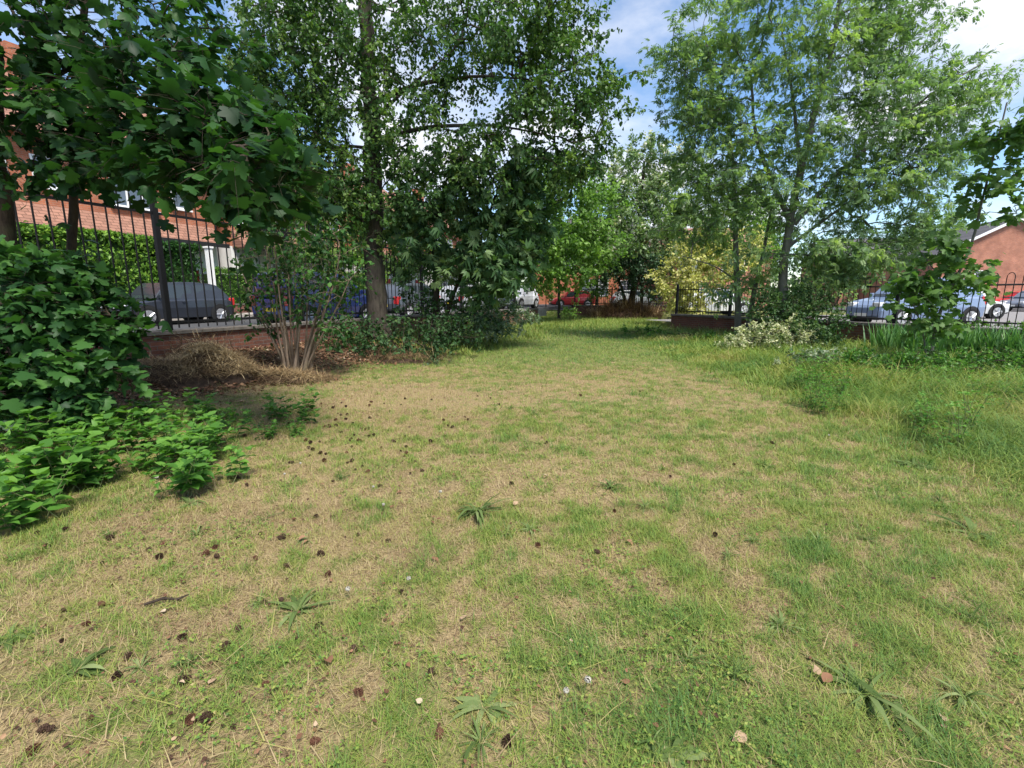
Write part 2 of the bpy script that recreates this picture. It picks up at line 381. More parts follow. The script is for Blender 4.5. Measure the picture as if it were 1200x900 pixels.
def tree(name, label, cat, stems, blobs, tpl, mat, bark, size, per=14, twig=.45, ntw=4, rtip=.006, droop=.25, flat=.8, group=None,
         tint=(.5, .22), pw=.46, step=.35, upbias=.25, zflat=1.0, crown='crown', trunk='trunk', attract=.0, floor=None, hole=None):
    """stems: list of (points, r_base, r_top). The limbs grow from the stems to every spray of leaves of the crown."""
    nodes = []; par = []; rmin = []; chains = []
    for pts, r0, r1 in stems:
        pts = np.array(pts, float); seg = np.linalg.norm(np.diff(pts, axis=0), axis=1); cum = np.concatenate([[0], np.cumsum(seg)])
        m = max(4, int(cum[-1] / .28)); tt = np.linspace(0, cum[-1], m)
        q = np.stack([np.interp(tt, cum, pts[:, i]) for i in range(3)], 1)
        for _ in range(2): q[1:-1] = (q[:-2] + 2 * q[1:-1] + q[2:]) / 4
        q[1:-1, :2] += R.normal(size=(m - 2, 2)) * r0 * .10
        rr = r0 + (r1 - r0) * np.linspace(0, 1, m); rr[0] *= 1.35; rr[1] *= 1.12
        b = len(nodes); ch = []
        for i in range(m): nodes.append(q[i]); par.append(b + i - 1 if i else -1); rmin.append(rr[i]); ch.append(b + i)
        chains.append(ch)
    nst = len(nodes)
    T = np.concatenate([sample_blob(*b) for b in blobs])
    if floor is not None: T = T[T[:, 2] > floor]
    if hole is not None: T = T[~hole(T)]
    d0 = np.array([np.min(np.linalg.norm(np.array(nodes) - t, axis=1)) for t in T])
    T = T[np.argsort(d0)]
    cap = nst + len(T) * 14 + 10
    NA = np.zeros((cap, 3)); NA[:nst] = nodes; cnt = nst
    root = np.zeros(cap); root[:nst] = np.linspace(0, .2, nst) * 0
    par = par + [0] * (cap - nst); w = np.zeros(cap); tips = []
    dirs = np.zeros((cap, 3)); dirs[:nst] = (0, 0, 1)
    low = 1 if nst > 6 else 0
    for t in T:
        dv = t - NA[:cnt]; dist = np.linalg.norm(dv, axis=1)
        cost = dist + np.maximum(0, NA[:cnt, 2] - t[2]) * .5 + root[:cnt] * .18 + np.where(NA[:cnt, 2] < (NA[0, 2] + .15), 2, 0)
        j = int(np.argmin(cost)); L_ = dist[j]
        if L_ < .05: tips.append(j); continue
        m = int(min(12, max(2, round(L_ / step))))
        a = NA[j]; dj = dirs[j] * .5 + np.array([0, 0, upbias])
        c = a + dj * L_ * .35 + (t - a) * .3
        s = np.linspace(0, 1, m + 1)[1:, None]
        q = (1 - s) ** 2 * a + 2 * s * (1 - s) * c + s * s * t
        if m > 1: q[:-1] += R.normal(size=(m - 1, 3)) * .05 * min(1, L_)
        ch = [j]
        pv = j
        for i in range(m):
            NA[cnt] = q[i]; par[cnt] = pv; root[cnt] = root[pv] + np.linalg.norm(q[i] - NA[pv]); dirs[cnt] = (q[i] - NA[pv]) / max(1e-6, np.linalg.norm(q[i] - NA[pv]))
            pv = cnt; ch.append(cnt); cnt += 1
        tips.append(pv); chains.append(ch)
    for t in tips: w[t] += 1
    for i in range(cnt - 1, -1, -1):
        if par[i] >= 0: w[par[i]] += w[i] * (1 if i >= nst or True else 0)
    rr = rtip * np.maximum(w[:cnt], .7) ** pw
    rr[:nst] = np.array(rmin)
    tub = []
    for ci, ch in enumerate(chains):
        pts = NA[ch]; rs = rr[ch].copy()
        if ci >= len(stems): rs[0] = min(rs[0], rs[1] * 1.25)
        tub.append((pts, rs))
    # sprays
    TP = NA[tips]; TD = dirs[tips]; n = len(TP)
    twd = nrm(np.repeat(TD, ntw, 0) * .8 + rdir(n * ntw) * np.array([1, 1, zflat]) + np.array([0, 0, .1 - droop]))
    twl = twig * (.6 + .8 * R.random((n * ntw, 1)))
    base = np.repeat(TP, ntw, 0); endp = base + twd * twl; endp[:, 2] -= droop * twl[:, 0] * .3
    thin = [(np.stack([base[i], (base[i] + endp[i]) / 2 + np.array([0, 0, .02]), endp[i]]), np.array([rtip * .7, rtip * .5, rtip * .3])) for i in range(len(base))]
    V1, F1 = tubes_arrays(tub[:len(stems)], 10)
    V2, F2 = tubes_arrays(tub[len(stems):], 5) if len(tub) > len(stems) else (np.zeros((0, 3)), [])
    V3, F3 = tubes_arrays(thin, 3)
    V = np.concatenate([V1, V2, V3]); Fq = np.concatenate([F1[0], *[f + len(V1) for f in F2], F3[0] + len(V1) + len(V2)])
    rt = empty(name, (float(nodes[0][0]), float(nodes[0][1]), float(nodes[0][2])), 0, label, cat, group)
    org = np.array(nodes[0])
    npmesh(trunk, V - org, [Fq], bark, rt, smooth=True)
    pl = max(1, int(per / ntw)); k = len(base) * pl
    s = np.tile((np.arange(pl) + .6) / pl, len(base))[:, None] + R.normal(size=(k, 1)) * .1
    b = np.repeat(base, pl, 0); e = np.repeat(endp, pl, 0); d = np.repeat(twd, pl, 0)
    pos = b + (e - b) * s + R.normal(size=(k, 3)) * size * .35
    axis = nrm(d * .5 + rdir(k) * .8 + np.array([0, 0, -droop]))
    normal = nrm(np.array([0, 0, flat]) + rdir(k) * (1.15 - flat * .6))
    sz = size * (.5 + .75 * R.random(k))
    clump = np.repeat(R.normal(size=n) * tint[1] * .8, ntw * pl)
    tn = np.clip(tint[0] + clump + R.normal(size=k) * tint[1] * .7, 0.01, .99)
    keep = np.ones(k, bool)
    if floor is not None: keep &= pos[:, 2] > floor
    pos = pos - org
    make_leaves(crown, pos[keep], axis[keep], normal[keep], sz[keep], tn[keep], tpl, mat, rt)
    return rt

# ------------------------------------------------------------------ ground
def side_left(x, y): return (x - LA[0]) * LN[0] + (y - LA[1]) * LN[1]      # >0 beyond the left fence
def side_right(x, y): return (x - RA[0]) * RN[0] + (y - RA[1]) * RN[1]
def along_left(x, y): return (x - LA[0]) * LD[0] + (y - LA[1]) * LD[1]
LEX, LEY = F(LEND, 0)[:2]
def out_left(x, y): return np.where(along_left(x, y) < LEND, side_left(x, y), LEX - .1 + .04 * (y - LEY) - x)
def out_right(x, y): return np.where(y < 19.9, side_right(x, y), x - 6.75 - .25 * (y - 19.9))
def gz(x, y):
    x = np.asarray(x, float); y = np.asarray(y, float)
    z = .03 * (fbm(x, y, 2.2, 5) - .5) + .03 * (fbm(x, y, .5, 9) - .5)
    sl = side_left(x, y); al = along_left(x, y)
    z = z + .38 * sstep(-2.6, -.2, sl) * sstep(-6, -1, al) * (1 - sstep(6, 13, al))
    z = z + .05 * sstep(9, 3, y) * 0
    up = sstep(33.5, 36, y)
    o = np.maximum(sstep(.02, .12, out_left(x, y)), sstep(.02, .12, out_right(x, y)))
    o = np.maximum(o, up)
    return z * (1 - o) + .36 * o

def greenness(x, y):
    """how green the turf is: drier in the middle and at lower left"""
    g = .545 + .42 * (fbm(x, y, 1.0, 3, 3) - .5) + .42 * (fbm(x, y, .32, 21, 2) - .5) + .80 * (fbm(x, y, .13, 25, 2) - .5) + .85 * (vnoise(x, y, .055, 29) - .5)
    g += .10 * sstep(2.6, 1.2, y)
    g += .55 * sstep(8.8, 11.8, y) + .12 * sstep(2.5, 4.5, x)
    g -= .13 * sstep(.4, -1.2, x) * sstep(9.5, 7, y)
    g -= .17 * np.exp(-((x - 1.3) / 1.3) ** 2 - ((y - 8.6) / 1.5) ** 2)
    g -= .10 * np.exp(-((x + 1.6) / 1.6) ** 2 - ((y - 6.5) / 2.0) ** 2)
    return np.clip(g, 0, 1)

xs = np.concatenate([np.arange(-18, -8, .5), np.arange(-8, 13, .09), np.arange(13, 22.1, .5)])
ys = np.concatenate([np.arange(-6, .8, .5), np.arange(.8, 24, .09), np.arange(24, 40.1, .4)])
XX, YY = np.meshgrid(xs, ys); ZZ = gz(XX, YY)
nx, ny = len(xs), len(ys)
ii = (np.arange(ny - 1)[:, None] * nx + np.arange(nx - 1)[None, :]).ravel()
m, nt, N, L = newmat('turf')
at = N.new('ShaderNodeAttribute'); at.attribute_name = 'green'
tc = N.new('ShaderNodeTexCoord')
n1 = noise(N, L, 9, 6, tc.outputs['Object'], .7); n2 = noise(N, L, 70, 4, tc.outputs['Object'], .7); n3 = noise(N, L, 2.2, 4, tc.outputs['Object'])
straw = ramp(N, [(.25, (.12, .082, .046)), (.5, (.28, .21, .11)), (.75, (.43, .335, .18))]); L.new(n2.outputs['Fac'], straw.inputs[0])
green = ramp(N, [(.3, (.08, .11, .03)), (.7, (.17, .19, .055))]); L.new(n2.outputs['Fac'], green.inputs[0])
ad = N.new('ShaderNodeMath'); ad.operation = 'ADD'; L.new(at.outputs['Fac'], ad.inputs[0]); L.new(n1.outputs['Fac'], ad.inputs[1])
fr = ramp(N, [(.42, (0, 0, 0)), (.62, (.8, .8, .8))])
hf = N.new('ShaderNodeMath'); hf.operation = 'MULTIPLY'; hf.inputs[1].default_value = .5; L.new(ad.outputs[0], hf.inputs[0]); L.new(hf.outputs[0], fr.inputs[0])
c = mixc(N, L, fr.outputs[0], straw.outputs[0], green.outputs[0])
so = N.new('ShaderNodeAttribute'); so.attribute_name = 'soil'
sr = ramp(N, [(.3, (.04, .026, .018)), (.7, (.12, .08, .055))]); L.new(n2.outputs['Fac'], sr.inputs[0])
c = mixc(N, L, so.outputs['Fac'], c, sr.outputs[0])
b = princ(N, None, .95, .1); L.new(c, b.inputs['Base Color']); L.new(bump(N, L, n2.outputs['Fac'], .8, .02), b.inputs['Normal']); out(nt, b.outputs[0])
M['turf'] = m
def soilness(x, y):
    sl = side_left(x, y) + .5 * (fbm(x, y, 1.2, 40) - .5); al = along_left(x, y)
    a = sstep(-2.7, -1.7, sl) * (1 - sstep(7.0, 9.5, al)) * .92
    return np.clip(a, 0, 1)
lawn = npmesh('lawn', np.stack([XX.ravel(), YY.ravel(), ZZ.ravel()], 1), [np.stack([ii, ii + 1, ii + nx + 1, ii + nx], 1)], M['turf'],
              attrs={'green': greenness(XX.ravel(), YY.ravel()), 'soil': soilness(XX.ravel(), YY.ravel())}, smooth=True)
tag(lawn, kind='structure')
g = MB()
for lo, hi in (((-500, -500), (-18, 600)), ((22, -500), (500, 600)), ((-18, 40), (22, 600)), ((-18, -500), (22, -6))):
    g.add([(lo[0], lo[1], .36), (hi[0], lo[1], .36), (hi[0], hi[1], .36), (lo[0], hi[1], .36)], [(0, 1, 2, 3)])
tag(g.build('ground', M['farground']), kind='structure')

# roads and pavements (boxes along the left fence; tops follow the slope of the street)
def strip(name, o0, o1, t0, t1, dz, mat):
    mb = MB(); k = 12
    for i in range(k):
        a = t0 + (t1 - t0) * i / k; b_ = t0 + (t1 - t0) * (i + 1) / k
        v = [F(a, o0, roadz(a) + dz), F(b_, o0, roadz(b_) + dz), F(b_, o1, roadz(b_) + dz), F(a, o1, roadz(a) + dz)]
        lo = [(*p[:2], .30) for p in v]
        mb.add(v + lo, [(0, 1, 2, 3), (0, 4, 5, 1), (2, 6, 7, 3)])
    return tag(mb.build(name, mat), kind='structure')
strip('road', 2.3, 11.0, -16, 60, 0, M['asphalt'])
strip('pavement', .16, 2.3, -16, 22, .11, M['concrete'])
strip('far_pavement', 11.0, 12.8, -16, 60, .11, M['concrete'])
mb = MB()
for (x0, y0, x1, y1) in ((-4, 36.2, 60, 46),):
    mb.add([(x0, y0, .44), (x1, y0, .44), (x1, y1, .44), (x0, y1, .44)], [(0, 1, 2, 3)])
tag(mb.build('cross_road', M['asphalt']), kind='structure')
mb = MB()
v = [E(-2, .2, .40), E(16, .2, .40), E(16, 60, .40), E(-2, 60, .40)]
mb.add(v, [(0, 1, 2, 3)])
tag(mb.build('car_park', M['carpark']), kind='structure')

# ------------------------------------------------------------------ walls and railings
def wall_run(name, label, A3, ang, length, top, cap_mat, cap_h=.07, thick=.26, base=-.1):
    rt = empty(name, A3, ang, label, 'wall')
    mb = MB(); mb.box((0, -thick / 2, base), (length, thick / 2, top - cap_h)); mb.build('brickwork', M['brick_wall'], rt)
    mb = MB(); x = 0
    while x < length - .01:
        x2 = min(length, x + .9); mb.box((x + .004, -thick / 2 - .05, top - cap_h), (x2 - .004, thick / 2 + .05, top + random.uniform(-.004, .004))); x = x2
    mb.build('coping', cap_mat, rt, bevel=.008)
    return rt
A0 = F(-9, 0)
wall_run('garden_wall', 'low brick retaining wall with dark coping under the tall black railings on the left', A0, LANG, 9 + LEND - 4.2, CAPZ, M['coping'])
wall_run('garden_wall', 'pale capped stretch of the brick wall near the far gap in the left railings', F(LEND - 4.15, 0), LANG, 2.6, CAPZ - .03, M['coping_pale'], .16)
wall_run('garden_wall', 'dark brick pier that ends the left wall at the gap', F(LEND - 1.5, 0), LANG, 1.5, CAPZ - .06, M['coping'], .08, .32)
p0 = P(672, 350, 34.2); p1 = P(800, 350, 34.2)
wall_run('garden_wall', 'low dark wall behind the brush heap at the far end of the grass', (p0[0], 34.2, 0), 0, p1[0] - p0[0], .82, M['coping'])
RL = 14
wall_run('garden_wall', 'low brick wall with stone coping under the hooped railings on the right', E(0, 0), RANG, RL, RCAPZ, M['coping'], .08, .3)

fr_ = empty('railings', A0, LANG, 'tall black vertical bar railings along the street on the left', 'railings')
bay = 2.75; tot = 9 + LEND - .3
x = .75; topz = 3.12
while x < tot:
    x2 = min(tot, x + bay)
    mb = MB(); mb.box((x - .042, -.042, CAPZ - .02), (x + .042, .042, topz + .10)); mb.box((x - .05, -.05, topz + .10), (x + .05, .05, topz + .13)); mb.build('post', M['black_metal'], fr_)
    mb = MB()
    for z in (CAPZ + .12, topz - .29): mb.box((x + .035, -.008, z), (x2 - .035, .008, z + .045))
    nb = max(2, int((x2 - x) / .172))
    for i in range(1, nb):
        xx = x + (x2 - x) * i / nb; l = .0125
        mb.tube([(xx + random.uniform(-.006, .006), 0, CAPZ + .03), (xx, 0, topz - .02), (xx, 0, topz)], [l, l, .004], 6)
    mb.build('railing_panel', M['black_metal'], fr_)
    x = x2

fr3 = empty('railings', (p0[0], 34.2, 0), 0, 'black railings behind the brush heap at the far end of the grass', 'railings')
x = .1; fl = p1[0] - p0[0]
while x < fl - .5:
    x2 = min(fl - .1, x + 2.6)
    mb = MB(); mb.box((x - .04, -.04, .8), (x + .04, .04, 2.05)); mb.build('post', M['black_metal'], fr3)
    mb = MB()
    for z in (.92, 1.86): mb.box((x + .04, -.01, z), (x2 - .04, .01, z + .05))
    nb = int((x2 - x) / .14)
    for i in range(1, nb): xx = x + (x2 - x) * i / nb; mb.tube([(xx, 0, .83), (xx, 0, 1.98)], .011, 5)
    mb.build('railing_panel', M['black_metal'], fr3); x = x2

fr2 = empty('railings', E(0, 0), RANG, 'low black hooped top railings standing on the right hand brick wall', 'railings')
x = .12; topr = RCAPZ + 1.0; bay = 2.6
while x < RL:
    x2 = min(RL, x + bay)
    mb = MB(); mb.box((x - .04, -.04, RCAPZ - .02), (x + .04, .04, topr + .18)); mb.build('post', M['black_metal'], fr2)
    mb = MB()
    for z in (RCAPZ + .10, topr - .06): mb.box((x + .04, -.008, z), (x2 - .04, .008, z + .04))
    w = .135; nb = int((x2 - x - .12) / w); nb -= 0 if nb % 2 == 0 else 1
    xa = x + (x2 - x - (nb - 1) * w) / 2
    for i in range(0, nb, 2):
        c0 = xa + i * w; r = w / 2
        pts = [(c0, 0, RCAPZ + .02), (c0, 0, topr + .12)] + [(c0 + r - r * math.cos(a), 0, topr + .12 + r * math.sin(a) * 1.5) for a in np.linspace(.35, math.pi - .35, 6)] + [(c0 + w, 0, topr + .12), (c0 + w, 0, RCAPZ + .02)]
        mb.tube(pts, .0085, 6)
    mb.build('railing_panel', M['black_metal'], fr2, smooth=True)
    x = x2

# ------------------------------------------------------------------ houses
def window(parent, x0, x1, z0, z1, y, cols=2, sill=True, glass='glass'):
    """window in a wall facing -y at local y: frame proud of the wall, pane inside"""
    fr = MB(); d = .06; w = .07
    fr.box((x0, y - d, z0), (x0 + w, y + .02, z1)); fr.box((x1 - w, y - d, z0), (x1, y + .02, z1))
    fr.box((x0 + w, y - d, z1 - w), (x1 - w, y + .02, z1)); fr.box((x0 + w, y - d, z0), (x1 - w, y + .02, z0 + w))
    for i in range(1, cols):
        xx = x0 + (x1 - x0) * i / cols; fr.box((xx - .035, y - d + .005, z0 + w), (xx + .035, y + .02, z1 - w))
    zz = z0 + (z1 - z0) * .68; fr.box((x0 + w, y - d + .008, zz - .03), (x1 - w, y + .02, zz + .03))
    f = fr.build('window', M['upvc'], parent)
    p = MB(); p.box((x0 + w - .005, y - .03, z0 + w - .005), (x1 - w + .005, y - .004, z1 - w + .005)); p.build('pane', M[glass], f)
    if sill:
        s = MB(); s.box((x0 - .08, y - .14, z0 - .08), (x1 + .08, y - .003, z0 - .003)); s.build('sill', M['upvc'], f)
    return f
def door(parent, x0, x1, z0, z1, y, mat):
    fr = MB(); fr.box((x0 - .07, y - .05, z0), (x0, y + .02, z1 + .07)); fr.box((x1, y - .05, z0), (x1 + .07, y + .02, z1 + .07)); fr.box((x0, y - .05, z1), (x1, y + .02, z1 + .07))
    fr.build('door_frame', M['upvc'], parent)
    d = MB(); d.box((x0, y - .035, z0), (x1, y - .004, z1))
    for zz in (.2, 1.1): d.box((x0 + .15, y - .045, z0 + zz), (x1 - .15, y - .034, z0 + zz + .6))
    dd = d.build('door', mat, parent, bevel=.006)
    h = MB(); h.box((x1 - .12, y - .09, z0 + .95), (x1 - .07, y - .034, z0 + 1.1)); h.build('handle', M['alloy'], dd)

def semi(t0, t1, off, base, label, doorcol, gf='render', pent=True):
    """a pair of brick houses with a rendered ground floor and a tiled pent roof, facade along the street"""
    W = t1 - t0
    rt = empty('brick_house', F(t0, off, base), LANG, label, 'house')
    # local x along street, local +y away from the street (left normal), facade at y=0
    ey, ez, gz_ = 8.0, 6.9, 3.45
    lo = MB(); lo.box((0, 0, -.3), (W, ey, gz_)); lo.build('ground_floor', M[gf], rt)
    up = MB(); up.box((0, -.003, gz_), (W, ey + .003, ez)); up.prism([(-.003, ez), (ey + .003, ez), (ey / 2, ez + 3.0)], 0, W, 'x'); up.build('wall', M['house_brick'], rt)
    rf = MB()
    for sgn in (0, 1):
        a = (-.45, ez - .25) if sgn == 0 else (ey + .45, ez - .25); r_ = (ey / 2, ez + 3.1)
        q = [a, r_, (r_[0], r_[1] + .12), (a[0], a[1] + .12)]
        rf.prism(q, -.25, W + .25, 'x')
    roof = rf.build('roof', M['tile'], rt)
    c = MB(); c.box((W * .5 - .5, ey / 2 - .35, ez + 2.4), (W * .5 + .5, ey / 2 + .35, ez + 4.2)); c.build('chimney', M['house_brick'], roof)
    gt = MB(); gt.tube([(-.25, -.5, ez - .22), (W + .25, -.5, ez - .22)], .07, 8); gt.build('gutter', M['dark'], rt)
    if pent:
        pz0, pz1 = 3.42, 4.3
        pr = MB(); pr.prism([(-.95, pz0), (-.006, pz1), (-.006, pz1 - .18), (-.006, pz0 - .06), (-.95, pz0 - .06)], .1, W - .1, 'x'); p = pr.build('porch_roof', M['tile'], rt)
        fa = MB(); fa.box((.05, -1.03, pz0 - .16), (W - .05, -.952, pz0 + .03)); fa.build('fascia', M['dark'], p)
    k = max(2, int(W / 4.4)); w = W / k
    for i in range(k):
        x0 = i * w
        window(rt, x0 + .5, x0 + 2.3, 4.65, 6.05, -.003, 3); window(rt, x0 + 3.0, x0 + 3.8, 4.95, 6.05, -.003, 1)
        window(rt, x0 + .5, x0 + 2.5, .95, 2.5, 0, 3); door(rt, x0 + 3.0, x0 + 3.9, .05, 2.15, 0, M[doorcol])
    return rt
OFF = 14.6
semi(-7.5, 1.4, OFF + .6, .5, 'red brick semi with upstairs white window at the left edge of the view', 'dark')
semi(2.0, 12.0, OFF, .55, 'red brick house with white ground floor behind the dark hatchback', 'red_door')
semi(12.8, 21.4, OFF, .6, 'brick house with white ground floor and hedge behind the blue people carrier', 'red_door')
semi(22.5, 31.3, OFF, .65, 'brick house half hidden behind the trunk of the big tree', 'red_door')
semi(32.6, 41.4, OFF, .7, 'farthest house of the street, seen through gaps in chestnut leaves', 'dark')

def facing_house(loc, W, D, eave, ridge, label, brick, rz=0, gable=False, wins=(), lowwhite=None, roofmat='slate', bay=None):
    rt = empty('brick_house', loc, rz, label, 'house')
    b = MB(); b.box((0, 0, -.3), (W, D, eave))
    if gable: b.prism([(0, eave), (W, eave), (W / 2, ridge)], 0, D, 'y')
    else: b.prism([(0, eave), (D, eave), (D / 2, ridge)], 0, W, 'x')
    b.build('wall', M[brick], rt)
    r = MB(); e = .4; sl = (ridge - eave) / ((W if gable else D) / 2)
    span = W if gable else D
    for sgn in (0, 1):
        a = (-e, eave - e * sl + .05) if sgn == 0 else (span + e, eave - e * sl + .05); k = (span / 2, ridge + .05)
        q = [a, k, (k[0], k[1] + .14), (a[0], a[1] + .14)]
        r.prism(q, -.3, (D if gable else W) + .3, 'y' if gable else 'x')
    r.build('roof', M[roofmat], rt)
    if gable:
        f = MB()
        for sgn in (0, 1):
            a = (-e, eave - e * sl - .06) if sgn == 0 else (W + e, eave - e * sl - .06); k = (W / 2, ridge - .06)
            f.prism([a, k, (k[0], k[1] + .24), (a[0], a[1] + .24)], -.36, -.303, 'y')
        f.build('barge_board', M['upvc'], rt)
    for (x0, x1, z0, z1, cols) in wins: window(rt, x0, x1, z0, z1, 0, cols)
    if bay:
        x0, x1, z0, z1 = bay
        bb = MB(); bb.prism([(x0, -.003), (x0 + .5, -.8), (x1 - .5, -.8), (x1, -.003)][::-1], 0, 1, 'y') if False else None
        bb.box((x0, -.7, -.2), (x1, -.003, z0)); bb.box((x0 - .1, -.8, z1), (x1 + .1, -.004, z1 + .25)); bb.build('bay', M[brick], rt)
        n = max(2, int((x1 - x0) / .75)); window(rt, x0, x1, z0, z1, -.7, n, False)
    return rt
# house with white bay windows at the end of the path, and the orange brick one beside it
p = P(672, 345, 47); facing_house((p[0], 47, .45), 6.2, 8, 6.0, 8.6, 'brick house with white bay window at the far end of the grass', 'house_brick', 0, False,
                                  [(.6, 2.6, 3.9, 5.3, 3), (3.6, 5.4, 3.9, 5.3, 3), (4.4, 5.7, 1.0, 2.5, 2)], bay=(.5, 3.2, 1.0, 2.6))
p = P(626, 345, 46); facing_house((p[0], 46, .45), 4.3, 8, 5.6, 8.0, 'orange brick house behind the red car at the far end', 'house_brick', 0, False,
                                  [(.5, 1.9, 3.6, 4.9, 2), (2.6, 3.8, 3.6, 4.9, 2)])
p = P(792, 345, 36); facing_house((p[0], 39, .42), 8.5, 8, 4.6, 6.6, 'brick house glimpsed behind the golden shrub and grey stems', 'house_brick_pale', 0, False,
                                  [(1, 2.8, 3.0, 4.1, 2), (4.5, 6.3, 3.0, 4.1, 2), (1, 3, .9, 2.2, 3)], roofmat='tile')
p = P(1088, 345, 44); facing_house((p[0], 44, .4), 12.0, 12, 4.5, 7.6, 'salmon brick gable house with small white window at the right edge', 'house_brick_pale', rad(-8), True,
                                   [(3.4, 4.2, 2.3, 3.3, 1), (8.5, 10, 2.3, 3.6, 2)])
p = P(1005, 345, 52); facing_house((p[0], 55, .4), 9, 9, 5.0, 7.6, 'brick house partly hidden by the ash tree on the right', 'house_brick_pale', rad(-5), False,
                                   [(1, 2.6, 3.2, 4.5, 2), (5.5, 7.2, 3.2, 4.5, 2)])

# garden walls, lamp post and hedges in front of the houses on the left
def hedge(name, label, t0, t1, o0, o1, z0, z1, mat, size=.07, dens=420, tint=.55, fn=F):
    n = int((t1 - t0) * (o1 - o0) * dens * .6 + (t1 - t0) * (z1 - z0) * dens * 1.5)
    c = fn(t0, o0, 0)
    n1 = n
    tt = t0 + (t1 - t0) * R.random(n1); oo = o0 + (o1 - o0) * R.random(n1) ** 2.6 - .04; zz = z0 + (z1 - z0) * R.random(n1)
    m_ = R.random(n1) < .4; zz[m_] = z1 - .15 * R.random(m_.sum()) ** 2 + .05 * R.normal(size=m_.sum())
    wob = .25 * (fbm(tt, zz, .9, 33) - .5)
    pos = np.stack([fn(0, 0)[0] + (fn(1, 0)[0] - fn(0, 0)[0]) * tt + (fn(0, 1)[0] - fn(0, 0)[0]) * (oo + wob),
                    fn(0, 0)[1] + (fn(1, 0)[1] - fn(0, 0)[1]) * tt + (fn(0, 1)[1] - fn(0, 0)[1]) * (oo + wob), zz + wob * .6], 1)
    rt = empty(name, c, 0, label, 'hedge')
    k = len(pos)
    make_leaves('leaves', pos - c, rdir(k), nrm(rdir(k) + np.array([0, 0, .6])), size * (.7 + .6 * R.random(k)), np.clip(tint + .25 * R.normal(size=k), .01, .99), 'simple', mat, rt)
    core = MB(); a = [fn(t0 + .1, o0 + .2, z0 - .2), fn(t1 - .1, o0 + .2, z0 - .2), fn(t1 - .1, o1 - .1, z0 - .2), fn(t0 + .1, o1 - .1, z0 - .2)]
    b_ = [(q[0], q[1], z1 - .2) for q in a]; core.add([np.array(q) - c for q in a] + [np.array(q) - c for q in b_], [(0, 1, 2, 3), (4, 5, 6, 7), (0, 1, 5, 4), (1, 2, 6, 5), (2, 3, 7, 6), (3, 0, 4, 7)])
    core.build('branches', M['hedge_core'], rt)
    return rt
hedge('hedge', 'loose bright green front hedge behind the dark hatchback bonnet', -.5, 8.0, 12.95, 14.2, .5, 3.8, M['hedge'], .15, 330, .66)
hedge('hedge', 'tall dark green hedge beside the white post', 8.05, 9.9, 12.95, 14.0, .5, 3.7, M['bush'], .13, 330, .4)
hedge('hedge', 'clipped bright hedge between white post and blue people carrier', 10.5, 14.8, 12.95, 14.1, .55, 2.7, M['hedge'], .07, 500, .5)
hedge('hedge', 'yellow green hedge behind the blue people carrier', 15.0, 24.0, 12.95, 14.1, .6, 2.9, M['hedge'], .08, 260, .75)
hedge('hedge', 'far green hedge beyond the pale hatchback', 24.5, 41, 12.95, 14.2, .6, 2.2, M['hedge'], .1, 200, .45)
for (a, b_, lab) in ((-2, 9.9, 'low front garden wall below the loose hedge'), (10.5, 24, 'low front garden wall below the clipped hedge'), (24.4, 41, 'low front garden wall at the far end of the street')):
    w_ = MB(); w_.box((0, 0, -.1), (b_ - a, .22, .42)); rt = empty('front_wall', F(a, 12.86, roadz(a) + .1), LANG, lab, 'wall'); w_.build('brickwork', M['brick_wall'], rt)
    w_ = MB(); w_.box((-.02, -.03, .42), (b_ - a + .02, .25, .48)); w_.build('coping', M['coping'], rt)
lp = P(250, 345, 21.6)
rt = empty('gate_post', (lp[0], lp[1], .5), LANG, 'tall white post standing behind the boot of the dark hatchback', 'post')
mb = MB(); mb.box((-.11, -.11, 0), (.11, .11, 3.0)); mb.build('shaft', M['render'], rt, bevel=.01)
mb = MB(); mb.box((-.15, -.15, 3.0), (.15, .15, 3.08)); mb.build('cap', M['render'], rt, bevel=.01)

